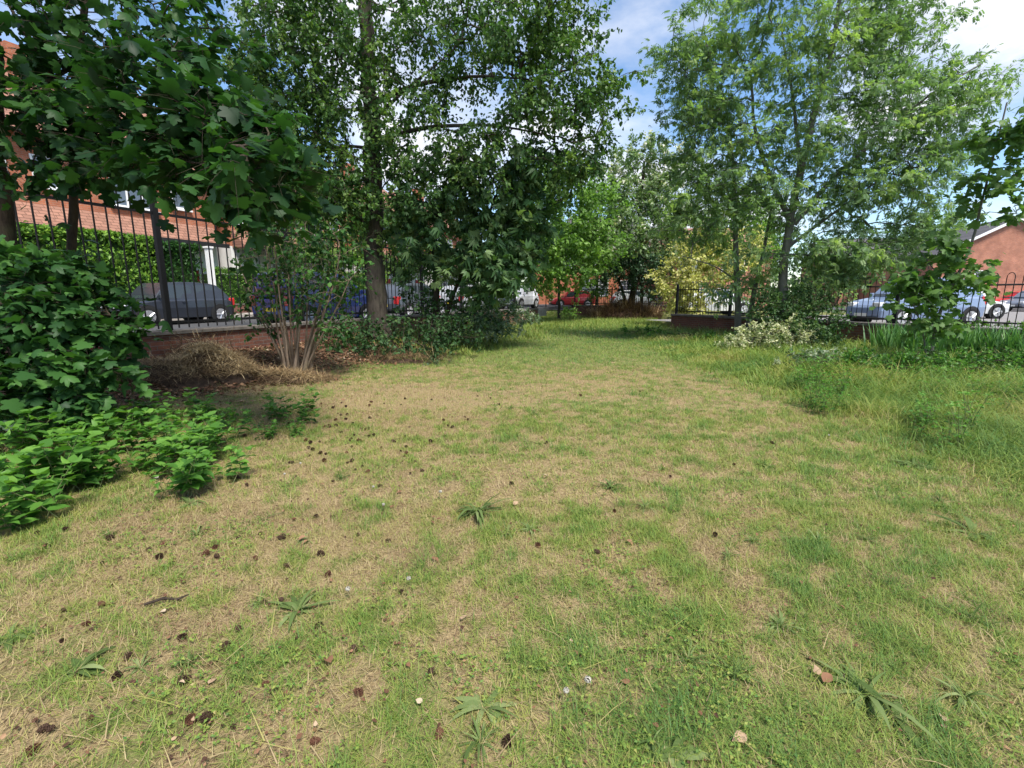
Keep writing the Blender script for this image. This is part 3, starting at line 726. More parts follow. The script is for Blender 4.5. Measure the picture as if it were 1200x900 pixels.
# ------------------------------------------------------------------ cars
def car(name, label, loc, rz, col, L_=4.0, W=1.72, H=1.45, kind='hatch', group=None):
    """body lofted through stations along x (front at +x)"""
    rt = empty(name, loc, rz, label, 'car', group)
    pm = paint('paint_' + name + str(len(bpy.data.materials)), col)
    w = W / 2; hl = L_ / 2
    belt = .60 * H + .02 if kind != 'van' else .56 * H
    bon = .60 * H
    if kind == 'hatch': cab = (hl - 1.05, .45, -hl + .75, -hl + .12)      # windscreen base, roof front, roof rear, tail base
    elif kind == 'van': cab = (hl - .75, .75, -hl + .18, -hl + .04)
    else: cab = (hl - 1.25, .35, -.85, -hl + .65)
    st = []   # x, zbottom, zbelt, halfwidth
    for x, zb, zt, hw in ((-hl, .42, .62, .80), (-hl + .05, .30, belt - .08, .92), (-hl + .35, .22, belt, .99), (-.9, .2, belt, 1.0), (0, .2, belt - .01, 1.0), (.7, .2, belt - .03, 1.0),
                          (cab[0], .2, bon, .98), (hl - .35, .22, bon - .12, .95), (hl - .08, .28, bon - .26, .86), (hl, .38, bon - .36, .74)):
        st.append((x, zb, zt, hw * w))
    V = []; Fc = []; n = 10
    for x, zb, zt, hw in st:
        mid = zb + (zt - zb) * .55
        half = [(hw * .55, zb), (hw * .95, zb + .03), (hw, mid), (hw * .97, zt - .05), (hw * .88, zt)]
        V += [(x, y, z) for y, z in half] + [(x, -y, z) for y, z in half[::-1]]
    for i in range(len(st) - 1):
        for k in range(n): k2 = (k + 1) % n; Fc.append((i * n + k, i * n + k2, (i + 1) * n + k2, (i + 1) * n + k))
    Fc += [tuple(range(n)), tuple((len(st) - 1) * n + k for k in range(n - 1, -1, -1))]
    mb = MB(); mb.add(V, Fc)
    # cabin: pillars and roof as a shell of body colour
    zr = H; a, b_, c, d = cab
    def ring(x, z, hw): return [(x, hw, z), (x, -hw, z)]
    rw, bw = w * .74, w * .90
    zbelt = belt - .03
    prof = [(d, zbelt, bw * .94), (c, zr - .02, rw), ((b_ + c) / 2, zr, rw * 1.02), (b_, zr - .03, rw), (a, bon - .03, bw)]
    hz = lambda z: bw + (rw - bw) * (z - zbelt) / (zr - zbelt)
    line = [(d, zbelt), (d + (c - d) * .40, zbelt + (zr - zbelt) * .52), (d + (c - d) * .78, zbelt + (zr - zbelt) * .86), (c + .12, zr - .03), (c + (b_ - c) * .4, zr + .015), (c + (b_ - c) * .75, zr + .005), (b_ - .05, zr - .03),
            (b_ + (a - b_) * .3, zr - .03 - (zr - bon) * .26), (b_ + (a - b_) * .68, zr - .03 - (zr - bon) * .64), (a, bon - .03)]
    pts = []
    for x, z in line: pts += ring(x, z, hz(z) * (.985 if x < c else 1))
    k_ = len(line)
    fs = [(2 * i_, 2 * i_ + 2, 2 * i_ + 3, 2 * i_ + 1) for i_ in range(k_ - 1)] + [tuple(2 * i_ for i_ in range(k_ - 1, -1, -1)), tuple(2 * i_ + 1 for i_ in range(k_)), (0, 1, 2 * k_ - 1, 2 * k_ - 2)]
    mb.add(pts, fs)
    body = mb.build('body', pm, rt, bevel=.035)
    # glass: slightly outside the shell, inset from the pillars
    def lerp(p, q, s): return np.array(p) + (np.array(q) - np.array(p)) * s
    g = MB()
    for sy in (1, -1):
        A_ = np.array((d, sy * prof[0][2], zbelt)); B_ = np.array((c, sy * rw, zr - .02)); C_ = np.array((b_, sy * rw, zr - .03)); D_ = np.array((a, sy * bw, bon - .03))
        o_ = np.array((0, sy * .012, .004))
        def q(u, v): bot = A_ + (D_ - A_) * u; topp = B_ + (C_ - B_) * u; return bot + (topp - bot) * v + o_
        for u0, u1 in ((.06, .47), (.52, .93)):
            g.add([q(u0, .1), q(u1, .1), q(u1, .88), q(u0, .88)], [(0, 1, 2, 3)])
    for (z0, x0, h0, z1, x1, h1, s) in ((zbelt, d, bw * .94, zr - .02, c, rw, -1), (bon - .03, a, bw, zr - .03, b_, rw, 1)):
        nn = np.array((z1 - z0, 0, -(x1 - x0))); nn = nn / np.linalg.norm(nn); nn = nn * (1 if nn[0] * s > 0 else -1) * .012
        v = []
        for u, hh in ((.08, .9), (.9, .9)):
            for sy in (1, -1): v.append(np.array((x0 + (x1 - x0) * u, sy * (h0 + (h1 - h0) * u) * hh, z0 + (z1 - z0) * u)) + nn)
        g.add(v, [(0, 1, 3, 2)])
    g.build('windows', M['carglass'], rt)
    rw_ = .31
    for x in (hl - .78, -hl + .68):
        for sy in (1, -1):
            t = MB(); t.disc((0, 0), rw_, -.10, .10, 24); ty = t.build('wheel', M['tyre'], rt, bevel=.02); ty.location = (x, sy * (w - .09), rw_)
            r = MB(); r.disc((0, 0), .21, -.005, .005, 20)
            for k in range(5):
                an = k * 2 * math.pi / 5; r.tube([(0, sy * .02, 0), (.2 * math.cos(an), sy * .012, .2 * math.sin(an))], .028, 4)
            ri = r.build('rim', M['alloy'], ty); ri.location = (0, sy * .104, 0)
            ar = MB(); ar.disc((x, rw_ + .01), rw_ + .065, sy * (w - .26), sy * (w * 1.0 + .004), 24); ar.build('wheel_arch', M['trim'], rt)
    for sy in (1, -1):
        l = MB(); l.box((hl - .34, sy * w * .62 - .16, bon - .32), (hl - .02, sy * w * .62 + .16, bon - .17)); l.build('headlight', M['lamp'], rt, bevel=.03)
        l = MB(); l.box((-hl + .0, sy * w * .78 - .11, belt - .30), (-hl + .22, sy * w * .78 + .12, belt + .02)); l.build('tail_light', M['tail'], rt, bevel=.03)
        l = MB(); l.box((a - .25, sy * (w + .02) - .08, bon + .02), (a - .12, sy * (w + .02) + .08, bon + .16)); l.build('wing_mirror', pm, rt, bevel=.03)
        l = MB(); l.box((-.1, sy * (w + .0) - .015, belt - .14), (.06, sy * (w + .0) + .015, belt - .11)); l.build('door_handle', pm, rt)
    l = MB(); l.box((-hl - .02, -.26, .50), (-hl + .02, .26, .61)); l.build('rear_plate', M['plate_y'], rt)
    l = MB(); l.box((hl - .02, -.26, .34), (hl + .02, .26, .45)); l.build('front_plate', M['plate_w'], rt)
    l = MB(); l.box((-hl - .01, -w * .78, .27), (-hl + .2, w * .78, .42)); l.box((hl - .2, -w * .7, .22), (hl + .006, w * .7, .33)); l.build('bumper_trim', M['trim'], rt, bevel=.03)
    return rt
def onroad(t, o): return F(t, o, roadz(t))
car('parked_car', 'dark grey hatchback parked across the road beyond the tall railings', onroad(5.75, 9.0), LANG + math.pi, (.022, .026, .036), 4.0, 1.7, 1.46)
car('parked_car', 'blue people carrier parked just beyond the railings behind the bare stemmed shrub', onroad(7.4, 3.6), LANG, (.010, .028, .17), 4.2, 1.78, 1.72, 'van')
car('parked_car', 'dark grey car parked ahead of the blue people carrier', onroad(12.6, 3.4), LANG, (.07, .08, .095), 4.1, 1.72, 1.46)
car('parked_car', 'grey car hidden behind the chestnut leaves', onroad(18.0, 3.4), LANG, (.3, .31, .33), 4.1, 1.72, 1.46)
p = P(576, 345, 31); car('parked_car', 'dark blue car parked left of the pale hatchback down the street', (p[0], p[1], .62), rad(-58), (.02, .025, .05), 4.1, 1.72, 1.44)
p = P(607, 345, 33); car('parked_car', 'pale silver hatchback facing the far end of the left railings', (p[0], p[1], .64), rad(-118), (.62, .63, .68), 3.7, 1.65, 1.5)
p = P(670, 345, 43); car('parked_car', 'small red car in front of the orange brick house', (p[0], p[1], .5), rad(-175), (.33, .02, .025), 3.9, 1.7, 1.42)
p = P(745, 345, 41); car('parked_car', 'white car glimpsed under the dark evergreen', (p[0], p[1], .5), 0, (.7, .7, .7), 4.1, 1.7, 1.45)
p = P(838, 345, 27); car('parked_car', 'white car glimpsed through the railings beside the golden shrub', (p[0], p[1], .44), rad(10), (.68, .68, .68), 4.1, 1.7, 1.42)
p = P(1072, 345, 17.6); car('parked_car', 'pale blue estate car behind the hooped railings and sapling', (p[0], p[1], .41), rad(188), (.17, .23, .36), 4.2, 1.76, 1.66)
p = P(1122, 345, 23.5); car('parked_car', 'white car with its front wheel showing beside the sapling', (p[0], p[1], .41), rad(0), (.6, .6, .6), 4.0, 1.7, 1.42)
p = P(1190, 345, 43); car('parked_car', 'red car parked by the salmon gable house', (p[0], p[1], .41), rad(188), (.5, .02, .04), 4.0, 1.7, 1.44)
p = P(1215, 345, 34); car('parked_car', 'grey car at the right edge of the car park', (p[0], p[1], .41), rad(190), (.16, .17, .2), 4.2, 1.72, 1.44)

# ------------------------------------------------------------------ trees
def gpt(px, Y, dz=0.0):
    x = (px - 600) / FPX * Y * 1.0
    # keep to the ground: solve with the camera pitch ignored (verticals stay upright)
    return np.array([x, Y, float(gz(x, Y)) + dz])
def base_at(px, py_ref, Y):
    q = P(px, py_ref, Y); return np.array([q[0], q[1], float(gz(q[0], q[1])) - .05])

# big tree of the left half
b0 = base_at(444, 380, 12.8)
tree('broadleaf_tree', 'tallest tree of the left half with thick mossy trunk and drooping leafy limbs', 'tree',
     [([b0, P(441, 330, 12.8), P(439, 250, 12.85), P(436, 150, 12.9), P(430, 60, 12.9), P(428, -40, 13), P(424, -170, 13)], .27, .12),
      ([P(438, 120, 12.9), P(490, 98, 12.5), P(560, 88, 12.2), P(640, 95, 11.9)], .07, .012), ([P(438, 165, 12.9), P(500, 148, 12.5), P(580, 146, 12.2), P(650, 160, 12)], .065, .012),
      ([P(436, 90, 12.9), P(390, 60, 12.7), P(340, 20, 12.6)], .05, .012), ([P(437, 140, 12.9), P(470, 110, 12.4), P(530, 60, 12)], .05, .012)],
     [bpx(480, 30, 12.6, 110, 80, 1.8, 110), bpx(600, 60, 12.0, 95, 90, 1.8, 150), bpx(680, 100, 11.6, 62, 42, .9, 60), bpx(690, 170, 11.8, 30, 26, .6, 14),
      bpx(590, 160, 12.0, 95, 55, 1.5, 90), bpx(640, 20, 12.2, 48, 50, 1.2, 45), bpx(500, 120, 12.4, 80, 70, 1.3, 45),
      bpx(340, 60, 12.6, 70, 90, 1.5, 85), bpx(330, 170, 12.6, 60, 60, 1.3, 45), bpx(410, 180, 12.3, 60, 80, 1.3, 45), bpx(290, 30, 13, 50, 60, 1.2, 30),
      bpx(660, 200, 12.2, 42, 30, .8, 24), bpx(480, 210, 12.4, 60, 40, 1, 34), bpx(445, 110, 12.3, 40, 90, .4, 30), bpx(445, 230, 12.3, 34, 55, .35, 20), bpx(380, 150, 12.5, 40, 60, .8, 24), bpx(395, 240, 12.4, 40, 34, .8, 16), bpx(340, 230, 12.4, 60, 40, .8, 26), bpx(300, 110, 12.6, 45, 80, 1, 40), bpx(330, 250, 12.5, 55, 45, .8, 34), bpx(385, 215, 12.3, 45, 50, .8, 26), bpx(290, 200, 12.8, 30, 45, .8, 22), bpx(370, 120, 12.6, 60, 80, 1, 50), bpx(350, 20, 12.6, 70, 50, 1, 36),
      bpx(480, -120, 12.5, 220, 110, 2.6, 110)],
     'oval', M['alder'], M['bark'], .092, per=66, hole=lambda T: np.any([np.sum(((T - P(a, b_, 12.2)) / np.array([r_ * 12.2 / FPX, 4, q_ * 12.2 / FPX])) ** 2, axis=1) < 1 for a, b_, r_, q_ in ((560, 120, 38, 22), (520, 60, 24, 14), (600, 175, 26, 14), (650, 130, 18, 10))], axis=0), twig=.42, ntw=5, rtip=.006, droop=.45, tint=(.5, .25), flat=.7)
# conker tree with hanging leaves, right of the trunk
b0 = base_at(508, 380, 13.2)
tree('chestnut_tree', 'dark horse chestnut with hanging hand shaped leaves right of the mossy trunk', 'tree',
     [([b0, P(512, 330, 13.2), P(508, 280, 13.2), P(515, 220, 13.2)], .10, .05), ([b0 + np.array([.1, 0, 0]), P(530, 345, 13.1), P(560, 290, 13.0), P(580, 230, 13)], .06, .03)],
     [bpx(545, 235, 12.8, 75, 50, .9, 60), bpx(590, 280, 12.6, 50, 45, .8, 50), bpx(510, 290, 12.8, 50, 45, .8, 32), bpx(570, 318, 12.6, 55, 26, .7, 32), bpx(620, 250, 12.6, 30, 30, .7, 16),
      bpx(600, 205, 12.5, 45, 40, .8, 26), bpx(480, 265, 12.7, 30, 40, .8, 14)],
     'palmate', M['chestnut'], M['bark_dark'], .19, per=14, twig=.4, ntw=4, droop=.6, flat=.8, tint=(.5, .28))
# sycamore with the low bough reaching over the lawn
b0 = base_at(78, 420, 6.1)
tree('sycamore_tree', 'slender sycamore at the left whose bough of big lobed leaves reaches over the lawn', 'tree',
     [([b0, P(80, 330, 6.1), P(86, 270, 6.1), P(88, 190, 6.1), P(82, 120, 6.1), P(96, 30, 6.1), P(110, -70, 6.2)], .062, .03),
      ([P(82, 120, 6.1), P(40, 60, 6.0), P(10, 5, 6.0)], .028, .015),
      ([P(86, 150, 6.1), P(150, 110, 5.4), P(215, 125, 4.6), P(270, 170, 4.1)], .03, .008),
      ([P(84, 110, 6.1), P(150, 60, 5.8), P(230, 60, 5.4)], .026, .008),
      ([P(88, 75, 6.1), P(40, 110, 5.6), P(0, 125, 5.2)], .022, .008)],
     [bpx(150, 30, 5.8, 120, 60, .9, 34), bpx(210, 110, 5.0, 85, 50, .8, 46), bpx(50, 40, 5.8, 65, 60, .9, 22), bpx(40, 130, 5.4, 55, 40, .7, 24), bpx(120, 140, 5.6, 60, 32, .7, 28),
      bpx(270, 165, 4.3, 60, 42, .5, 34), bpx(300, 200, 4.0, 38, 30, .4, 14), bpx(240, 205, 4.5, 50, 20, .5, 12), bpx(140, 190, 5.4, 70, 22, .5, 16), bpx(210, 190, 5.0, 50, 24, .5, 12), bpx(250, 120, 4.8, 60, 40, .5, 14), bpx(330, 225, 4.3, 20, 16, .3, 4), bpx(60, 190, 5.6, 55, 24, .5, 14),
      bpx(100, -70, 6, 200, 60, 1.5, 40), bpx(10, 70, 5.6, 40, 50, .7, 12), bpx(200, 150, 5.0, 40, 20, .5, 14)],
     'maple', M['sycamore'], M['bark_dark'], .125, per=13, twig=.34, ntw=4, droop=.3, flat=1.1, zflat=.5, tint=(.45, .25), rtip=.004)
# old trunk at the frame edge
q0 = P(-2, 330, 5.6)
b0 = np.array([q0[0], q0[1], float(gz(q0[0], q0[1])) - .05])
tree('pine_tree', 'thick dark trunk at the very left edge with dry brown twigs', 'tree',
     [([b0, P(0, 280, 5.6), P(-10, 200, 5.65), P(-20, 80, 5.7), P(-30, -100, 5.8), P(-40, -300, 6)], .17, .09),
      ([P(-14, 150, 5.7), P(40, 118, 5.9), P(90, 120, 6.0)], .02, .006)],
     [bpx(70, 125, 6.0, 45, 22, .5, 22), bpx(-60, -200, 6, 120, 110, 1.6, 60)],
     'lance', M['litter'], M['bark_dark'], .09, per=12, twig=.3, ntw=4, droop=.3, tint=(.4, .2), rtip=.003)
# right hand ash
b0 = base_at(918, 392, 14.3)
ash_st = [([b0, P(917, 350, 14.3), P(920, 300, 14.3), P(926, 258, 14.3), P(938, 200, 14.3), P(955, 130, 14.2), P(975, 60, 14.2), P(990, -40, 14.2)], .145, .04),
          ([P(926, 258, 14.3), P(905, 215, 14.5), P(885, 160, 14.7), P(880, 90, 14.7)], .075, .03),
          ([P(930, 262, 14.3), P(970, 215, 14.0), P(1030, 160, 13.7), P(1090, 110, 13.4), P(1150, 75, 13.2)], .075, .015),
          ([P(922, 290, 14.3), P(990, 240, 13.8), P(1060, 190, 13.4)], .05, .012),
          ([P(938, 200, 14.3), P(930, 120, 14.6), P(915, 30, 14.8)], .06, .02)]
tree('ash_tree', 'large ash with feathery leaves and forked grey trunk on the right', 'tree', ash_st,
     [bpx(850, 60, 14.5, 70, 70, 1.5, 75), bpx(950, 40, 14.2, 90, 70, 1.8, 110), bpx(1040, 60, 13.8, 60, 60, 1.4, 60), bpx(1000, 140, 13.8, 80, 60, 1.6, 95), bpx(1090, 130, 13.4, 60, 35, 1, 48), bpx(1140, 95, 13.2, 40, 22, .7, 24),
      bpx(880, 150, 14.6, 75, 60, 1.6, 80), bpx(1040, 210, 13.6, 80, 42, 1.4, 75), bpx(1090, 180, 13.4, 50, 25, .9, 26), bpx(950, 220, 14.0, 90, 45, 1.4, 75), bpx(850, 215, 14.5, 55, 45, 1.2, 46), bpx(1010, 288, 13.6, 80, 36, 1.1, 80), bpx(1080, 265, 13.3, 45, 25, .9, 26),
      bpx(815, 130, 14.6, 38, 60, 1, 26), bpx(1060, 10, 13.8, 45, 30, 1, 24), bpx(960, -90, 14, 180, 70, 2.2, 80), bpx(880, 290, 14.2, 40, 25, .8, 12), bpx(970, 318, 13.9, 46, 24, .7, 34), bpx(800, 55, 14.6, 22, 35, .7, 8)],
     'pinnate', M['ash'], M['bark_grey'], .165, per=30, twig=.42, ntw=4, droop=.25, flat=1.1, zflat=.4, tint=(.5, .25), rtip=.0045)
b0 = base_at(866, 392, 15.4)
tree('ash_tree', 'twin stemmed young tree leaning left of the forked ash', 'tree',
     [([b0, P(864, 340, 15.4), P(862, 280, 15.4), P(860, 200, 15.4), P(850, 120, 15.5)], .11, .03), ([b0 + np.array([.25, .05, 0]), P(884, 340, 15.3), P(896, 290, 15.2), P(905, 240, 15.2)], .09, .03),
      ([P(864, 330, 15.4), P(840, 312, 15.0), P(800, 300, 14.6)], .03, .008)],
     [bpx(830, 190, 15.2, 45, 60, 1.2, 42), bpx(825, 265, 15.0, 50, 32, 1.0, 36), bpx(790, 255, 14.9, 25, 28, .6, 10), bpx(810, 110, 15.3, 35, 45, 1, 22), bpx(870, 330, 15.0, 45, 22, .8, 18), bpx(845, 30, 15.4, 40, 50, 1, 20)],
     'pinnate', M['ash'], M['bark_grey'], .20, per=22, twig=.4, ntw=4, droop=.25, flat=1.1, zflat=.4, tint=(.6, .25), rtip=.0045)
# sapling at the right fence
b0 = base_at(1092, 410, 9.6)
tree('sycamore_sapling', 'sycamore sapling with big lobed leaves growing against the hooped railings', 'sapling',
     [([b0, P(1098, 370, 9.6), P(1112, 340, 9.6), P(1136, 300, 9.5), P(1150, 240, 9.3), P(1162, 190, 9.2), P(1180, 120, 9.1)], .035, .012), ([b0, P(1080, 375, 9.5), P(1065, 345, 9.5)], .02, .008), ([P(1112, 340, 9.6), P(1090, 310, 9.6), P(1075, 290, 9.6)], .015, .006)],
     [bpx(1090, 345, 9.5, 42, 32, .5, 30), bpx(1062, 330, 9.5, 24, 20, .4, 10), bpx(1125, 325, 9.4, 30, 24, .4, 16), bpx(1105, 295, 9.5, 40, 18, .5, 14), bpx(1165, 165, 9.1, 22, 26, .4, 12), bpx(1190, 150, 9.0, 22, 30, .5, 15), bpx(1160, 215, 9.2, 22, 20, .4, 10), bpx(1185, 205, 9.0, 20, 18, .4, 7), bpx(1145, 245, 9.3, 18, 14, .3, 5), bpx(1190, 245, 9.1, 18, 12, .3, 5), bpx(1085, 385, 9.4, 22, 14, .3, 8)],
     'maple', M['sapling'], M['bark_grey'], .145, per=9, twig=.24, ntw=3, droop=.35, flat=.9, tint=(.5, .22), rtip=.003)
# middle distance
b0 = base_at(655, 372, 29)
tree('broadleaf_tree', 'fresh green tree behind the end of the left railings', 'tree',
     [([b0, P(655, 330, 29), P(650, 270, 29), P(655, 210, 29)], .09, .04)],
     [bpx(650, 240, 25.5, 55, 50, 2, 70), bpx(660, 290, 25.2, 50, 32, 1.8, 50), bpx(625, 300, 25.2, 36, 30, 1.5, 24), bpx(695, 245, 27, 40, 45, 1.6, 44), bpx(700, 295, 28, 34, 22, 1.4, 26), bpx(640, 195, 25.8, 30, 24, 1.2, 16), bpx(668, 322, 27.5, 30, 14, 1, 16), bpx(635, 325, 27.5, 20, 12, 1, 9)],
     'oval', M['lightgreen'], M['bark'], .19, per=64, twig=.6, ntw=5, droop=.3, tint=(.5, .25), rtip=.008)
b0 = base_at(738, 366, 31.5)
tree('hawthorn_tree', 'tree dusted with pale blossom in the gap between the railings', 'tree',
     [([b0, P(742, 340, 31.5), P(752, 300, 31.5), P(750, 240, 31.5), P(755, 190, 31.5)], .24, .07), ([b0, P(728, 335, 31.3), P(712, 300, 31)], .13, .05)],
     [bpx(745, 215, 31, 48, 45, 2.4, 70), bpx(725, 265, 30.6, 48, 40, 2.4, 60), bpx(780, 260, 31, 42, 40, 2, 46), bpx(715, 300, 30.4, 36, 24, 1.6, 22), bpx(790, 200, 31.5, 30, 30, 2, 18), bpx(762, 172, 31, 20, 18, 1, 9)],
     'simple', M['hawthorn'], M['bark_dark'], .21, per=80, twig=.65, ntw=5, droop=.25, tint=(.46, .26), rtip=.009)
b0 = base_at(752, 366, 30.5)
tree('holly_tree', 'dark evergreen with low crown above the brush heap', 'tree',
     [([b0, P(752, 340, 30.5), P(748, 305, 30.5)], .13, .06)],
     [bpx(762, 320, 30, 26, 24, 1.2, 36), bpx(722, 320, 30, 24, 24, 1.2, 32), bpx(745, 305, 30, 30, 12, 1.2, 16), bpx(770, 340, 30, 16, 10, .8, 8)],
     'simple', M['evergreen'], M['bark_dark'], .16, per=60, twig=.5, ntw=5, droop=.2, tint=(.4, .25))
b0 = base_at(818, 375, 23.5)
tree('golden_shrub', 'golden yellow leaved shrub behind the gate post of the right railings', 'shrub',
     [([b0 + np.array([0, 0, .3]), P(818, 330, 23.5), P(825, 290, 23.5)], .06, .02)],
     [bpx(812, 320, 23.2, 40, 42, 1.4, 60), bpx(798, 352, 23, 22, 24, 1, 22), bpx(845, 305, 23.4, 34, 28, 1.2, 30), bpx(878, 285, 23.6, 14, 26, .8, 9), bpx(820, 285, 23.4, 24, 16, .9, 12)],
     'simple', M['gold'], M['bark'], .15, per=80, twig=.5, ntw=5, droop=.1, tint=(.5, .28))
b0 = base_at(1010, 372, 20.5); b0[2] = .38
tree('lilac_bush', 'bushy green shrub beyond the hooped railings below the ash', 'shrub',
     [([b0, P(1000, 330, 20.5)], .05, .02)],
     [bpx(955, 345, 19.5, 40, 20, 1, 40), bpx(985, 318, 20.5, 45, 22, 1, 36), bpx(900, 340, 19.6, 35, 18, .9, 26)],
     'oval', M['ash'], M['bark'], .12, per=30, twig=.4, ntw=4, tint=(.4, .25))
# trees far behind, beyond the houses
for px, Y, w_, h0, h1, mt, lab in ((590, 62, 60, 225, 345, 'lightgreen', 'distant green tree beyond the end of the street'), (900, 60, 60, 250, 340, 'alder', 'distant tree beyond the twin stems'),
                                   (860, 66, 60, 205, 330, 'ash', 'distant pale tree showing between ash and hawthorn'), (1040, 70, 55, 250, 335, 'alder', 'distant tree beside the salmon gable house')):
    b0 = np.array([*P(px, 345, Y)[:2], .3])
    tree('distant_tree', lab, 'tree', [([b0, P(px, 310, Y), P(px, (h0 + h1) / 2, Y)], .3, .1)],
         [bpx(px, (h0 + h1) / 2, Y, w_, (h1 - h0) / 2, 4, 80), bpx(px - 20, h1 - 30, Y, w_ * .8, 26, 4, 40)], 'simple', M[mt], M['bark'], .34, per=40, twig=1.2, ntw=5, tint=(.45, .25), rtip=.012)

for (px, Y, w_, yt, lab) in ((640, 36.5, 16, 338, 'bright green bush behind the far railings left of the brush heap'), (700, 37, 14, 340, 'bright green bush behind the far railings above the brush heap')):
    b0 = np.array([*P(px, 345, Y)[:2], .42])
    tree('green_bush', lab, 'bush', [([b0, P(px, yt + 4, Y)], .04, .02)], [bpx(px, yt, Y, w_, 12, .8, 40)], 'simple', M['hedge'], M['bark'], .14, per=40, twig=.35, ntw=4, tint=(.5, .25))
for (px, Y, w_, yc, hh, mt, lab, zb) in ((372, 25.5, 70, 262, 50, 'lightgreen', 'green garden tree behind the blue people carrier', .6), (470, 28, 60, 280, 45, 'alder', 'green garden tree behind the dark grey car', .6),
                            (700, 37.5, 55, 275, 48, 'lightgreen', 'pale green rounded tree behind the blossom tree', .4), (775, 38, 55, 262, 55, 'hawthorn', 'pale tree left of the golden shrub', .4), (866, 30, 42, 268, 42, 'lightgreen', 'pale green tree behind the twin grey stems', .4), (625, 37, 40, 270, 45, 'lightgreen', 'pale green tree above the parked silver hatchback', .6)):
    b0 = np.array([*P(px, 345, Y)[:2], zb])
    tree('street_tree', lab, 'tree', [([b0, P(px, 320, Y), P(px, yc, Y)], .13, .05)], [bpx(px, yc, Y, w_, hh, 2.5, 90), bpx(px + 12, yc + hh * .6, Y - .5, w_ * .7, hh * .35, 1.6, 26)],
         'simple', M[mt], M['bark'], .2, per=60, twig=.7, ntw=5, tint=(.5, .28), rtip=.008)

# ------------------------------------------------------------------ shrubs and undergrowth
# many stemmed shrub
b0 = base_at(345, 428, 8.6)
st = []
for i in range(19):
    a = random.uniform(-1, 1); f_ = b0 + np.array([a * .18 + random.uniform(-.05, .05), random.uniform(-.15, .15), 0])
    top = P(345 + a * 62 + random.uniform(-8, 8), 300 + random.uniform(-25, 40), 8.6 + random.uniform(-.4, .4)); mid = (f_ + top) / 2 + np.array([a * .12 + random.uniform(-.05, .05), 0, .05])
    st.append(([f_, f_ * .6 + top * .4 + np.array([-a * .02 + random.uniform(-.06, .06), random.uniform(-.05, .05), .05]), mid + (top - mid) * .4, top], random.uniform(.018, .036), .008))
tree('many_stemmed_shrub', 'shrub of many bare pale stems fanning up in front of the railings', 'shrub', st,
     [bpx(345, 290, 8.5, 55, 40, .6, 36), bpx(385, 345, 8.4, 30, 30, .4, 18), bpx(310, 330, 8.5, 26, 40, .4, 12), bpx(400, 300, 8.6, 30, 40, .5, 18), bpx(340, 335, 8.5, 62, 36, .4, 30), bpx(300, 370, 8.6, 25, 20, .3, 8), bpx(390, 380, 8.5, 25, 18, .3, 10)],
     'oval', M['bush'], M['stem'], .085, per=22, twig=.3, ntw=4, droop=.3, tint=(.45, .26), trunk='stems', crown='leaves', rtip=.004)
# mound of lobed leaves at the left
b0 = base_at(70, 470, 5.2)
tree('leafy_bush', 'dense mound of lobed green leaves under the slender sycamore', 'bush',
     [([b0, P(70, 400, 5.3), P(70, 330, 5.4)], .03, .012), ([b0, P(30, 400, 5.2), P(15, 330, 5.2)], .025, .01), ([b0, P(110, 410, 5.2), P(130, 370, 5.3)], .02, .008)],
     [bpx(45, 330, 5.2, 55, 42, .5, 46), bpx(95, 365, 5.1, 55, 45, .5, 52), bpx(35, 410, 4.9, 55, 55, .5, 60), bpx(100, 425, 4.9, 42, 40, .4, 36), bpx(135, 385, 5.3, 18, 20, .3, 6), bpx(10, 450, 4.6, 40, 30, .4, 20), bpx(90, 470, 4.7, 60, 18, .3, 18)],
     'maple', M['bush'], M['bark_dark'], .115, per=13, twig=.22, ntw=4, droop=.35, flat=1.0, tint=(.42, .25), rtip=.0035, trunk='stems', crown='leaves', floor=.05)
def bush(name, label, px, pyb, Y, blobs, tpl, mat, size, per, tint=(.45, .25), twig=.25, cat='shrub', floor=.02, droop=.25, flat=.7, group=None):
    b0 = base_at(px, pyb, Y)
    top = blobs[0][0]
    return tree(name, label, cat, [([b0, b0 * .5 + top * .5, top], .025, .01), ([b0 + np.array([.08, 0, 0]), b0 * .5 + top * .5 + np.array([.2, 0, 0]), top + np.array([.35, 0, -.1])], .02, .008)], blobs, tpl, mat, M['bark_dark'], size, per=per, twig=twig, ntw=4,
                tint=tint, rtip=.004, trunk='stems', crown='leaves', floor=floor, droop=droop, flat=flat, group=group)
bush('dark_shrub', 'dark glossy shrub at the foot of the mossy trunk', 470, 410, 11.6, [bpx(455, 390, 11.4, 60, 18, .7, 40), bpx(405, 390, 11.2, 34, 20, .6, 24), bpx(520, 388, 11.4, 45, 20, .7, 34), bpx(460, 408, 10.8, 80, 9, .4, 26)], 'oval', M['laurel'], .085, 24)
bush('dark_shrub', 'dark undergrowth below the hanging chestnut leaves', 560, 395, 13.5, [bpx(545, 368, 13.4, 40, 16, .7, 30), bpx(505, 355, 13.3, 40, 22, .7, 26)], 'oval', M['laurel'], .10, 20, (.5, .25))
bush('cow_parsley', 'pale frothy weeds at the end of the dark undergrowth', 575, 385, 15, [bpx(575, 368, 15, 40, 14, .8, 60), bpx(540, 382, 13.4, 44, 12, .8, 60), bpx(575, 384, 14, 40, 8, .6, 36), bpx(610, 372, 17, 24, 8, .6, 20)], 'simple', M['elder'], .07, 60, (.5, .3), .22, 'weeds')
bush('low_weed', 'grey green feathery weed at the edge of the leaf litter', 512, 430, 10.2, [bpx(512, 428, 10.2, 26, 7, .3, 20)], 'lance', M['elder'], .06, 40, (.3, .15), .12, 'weed')
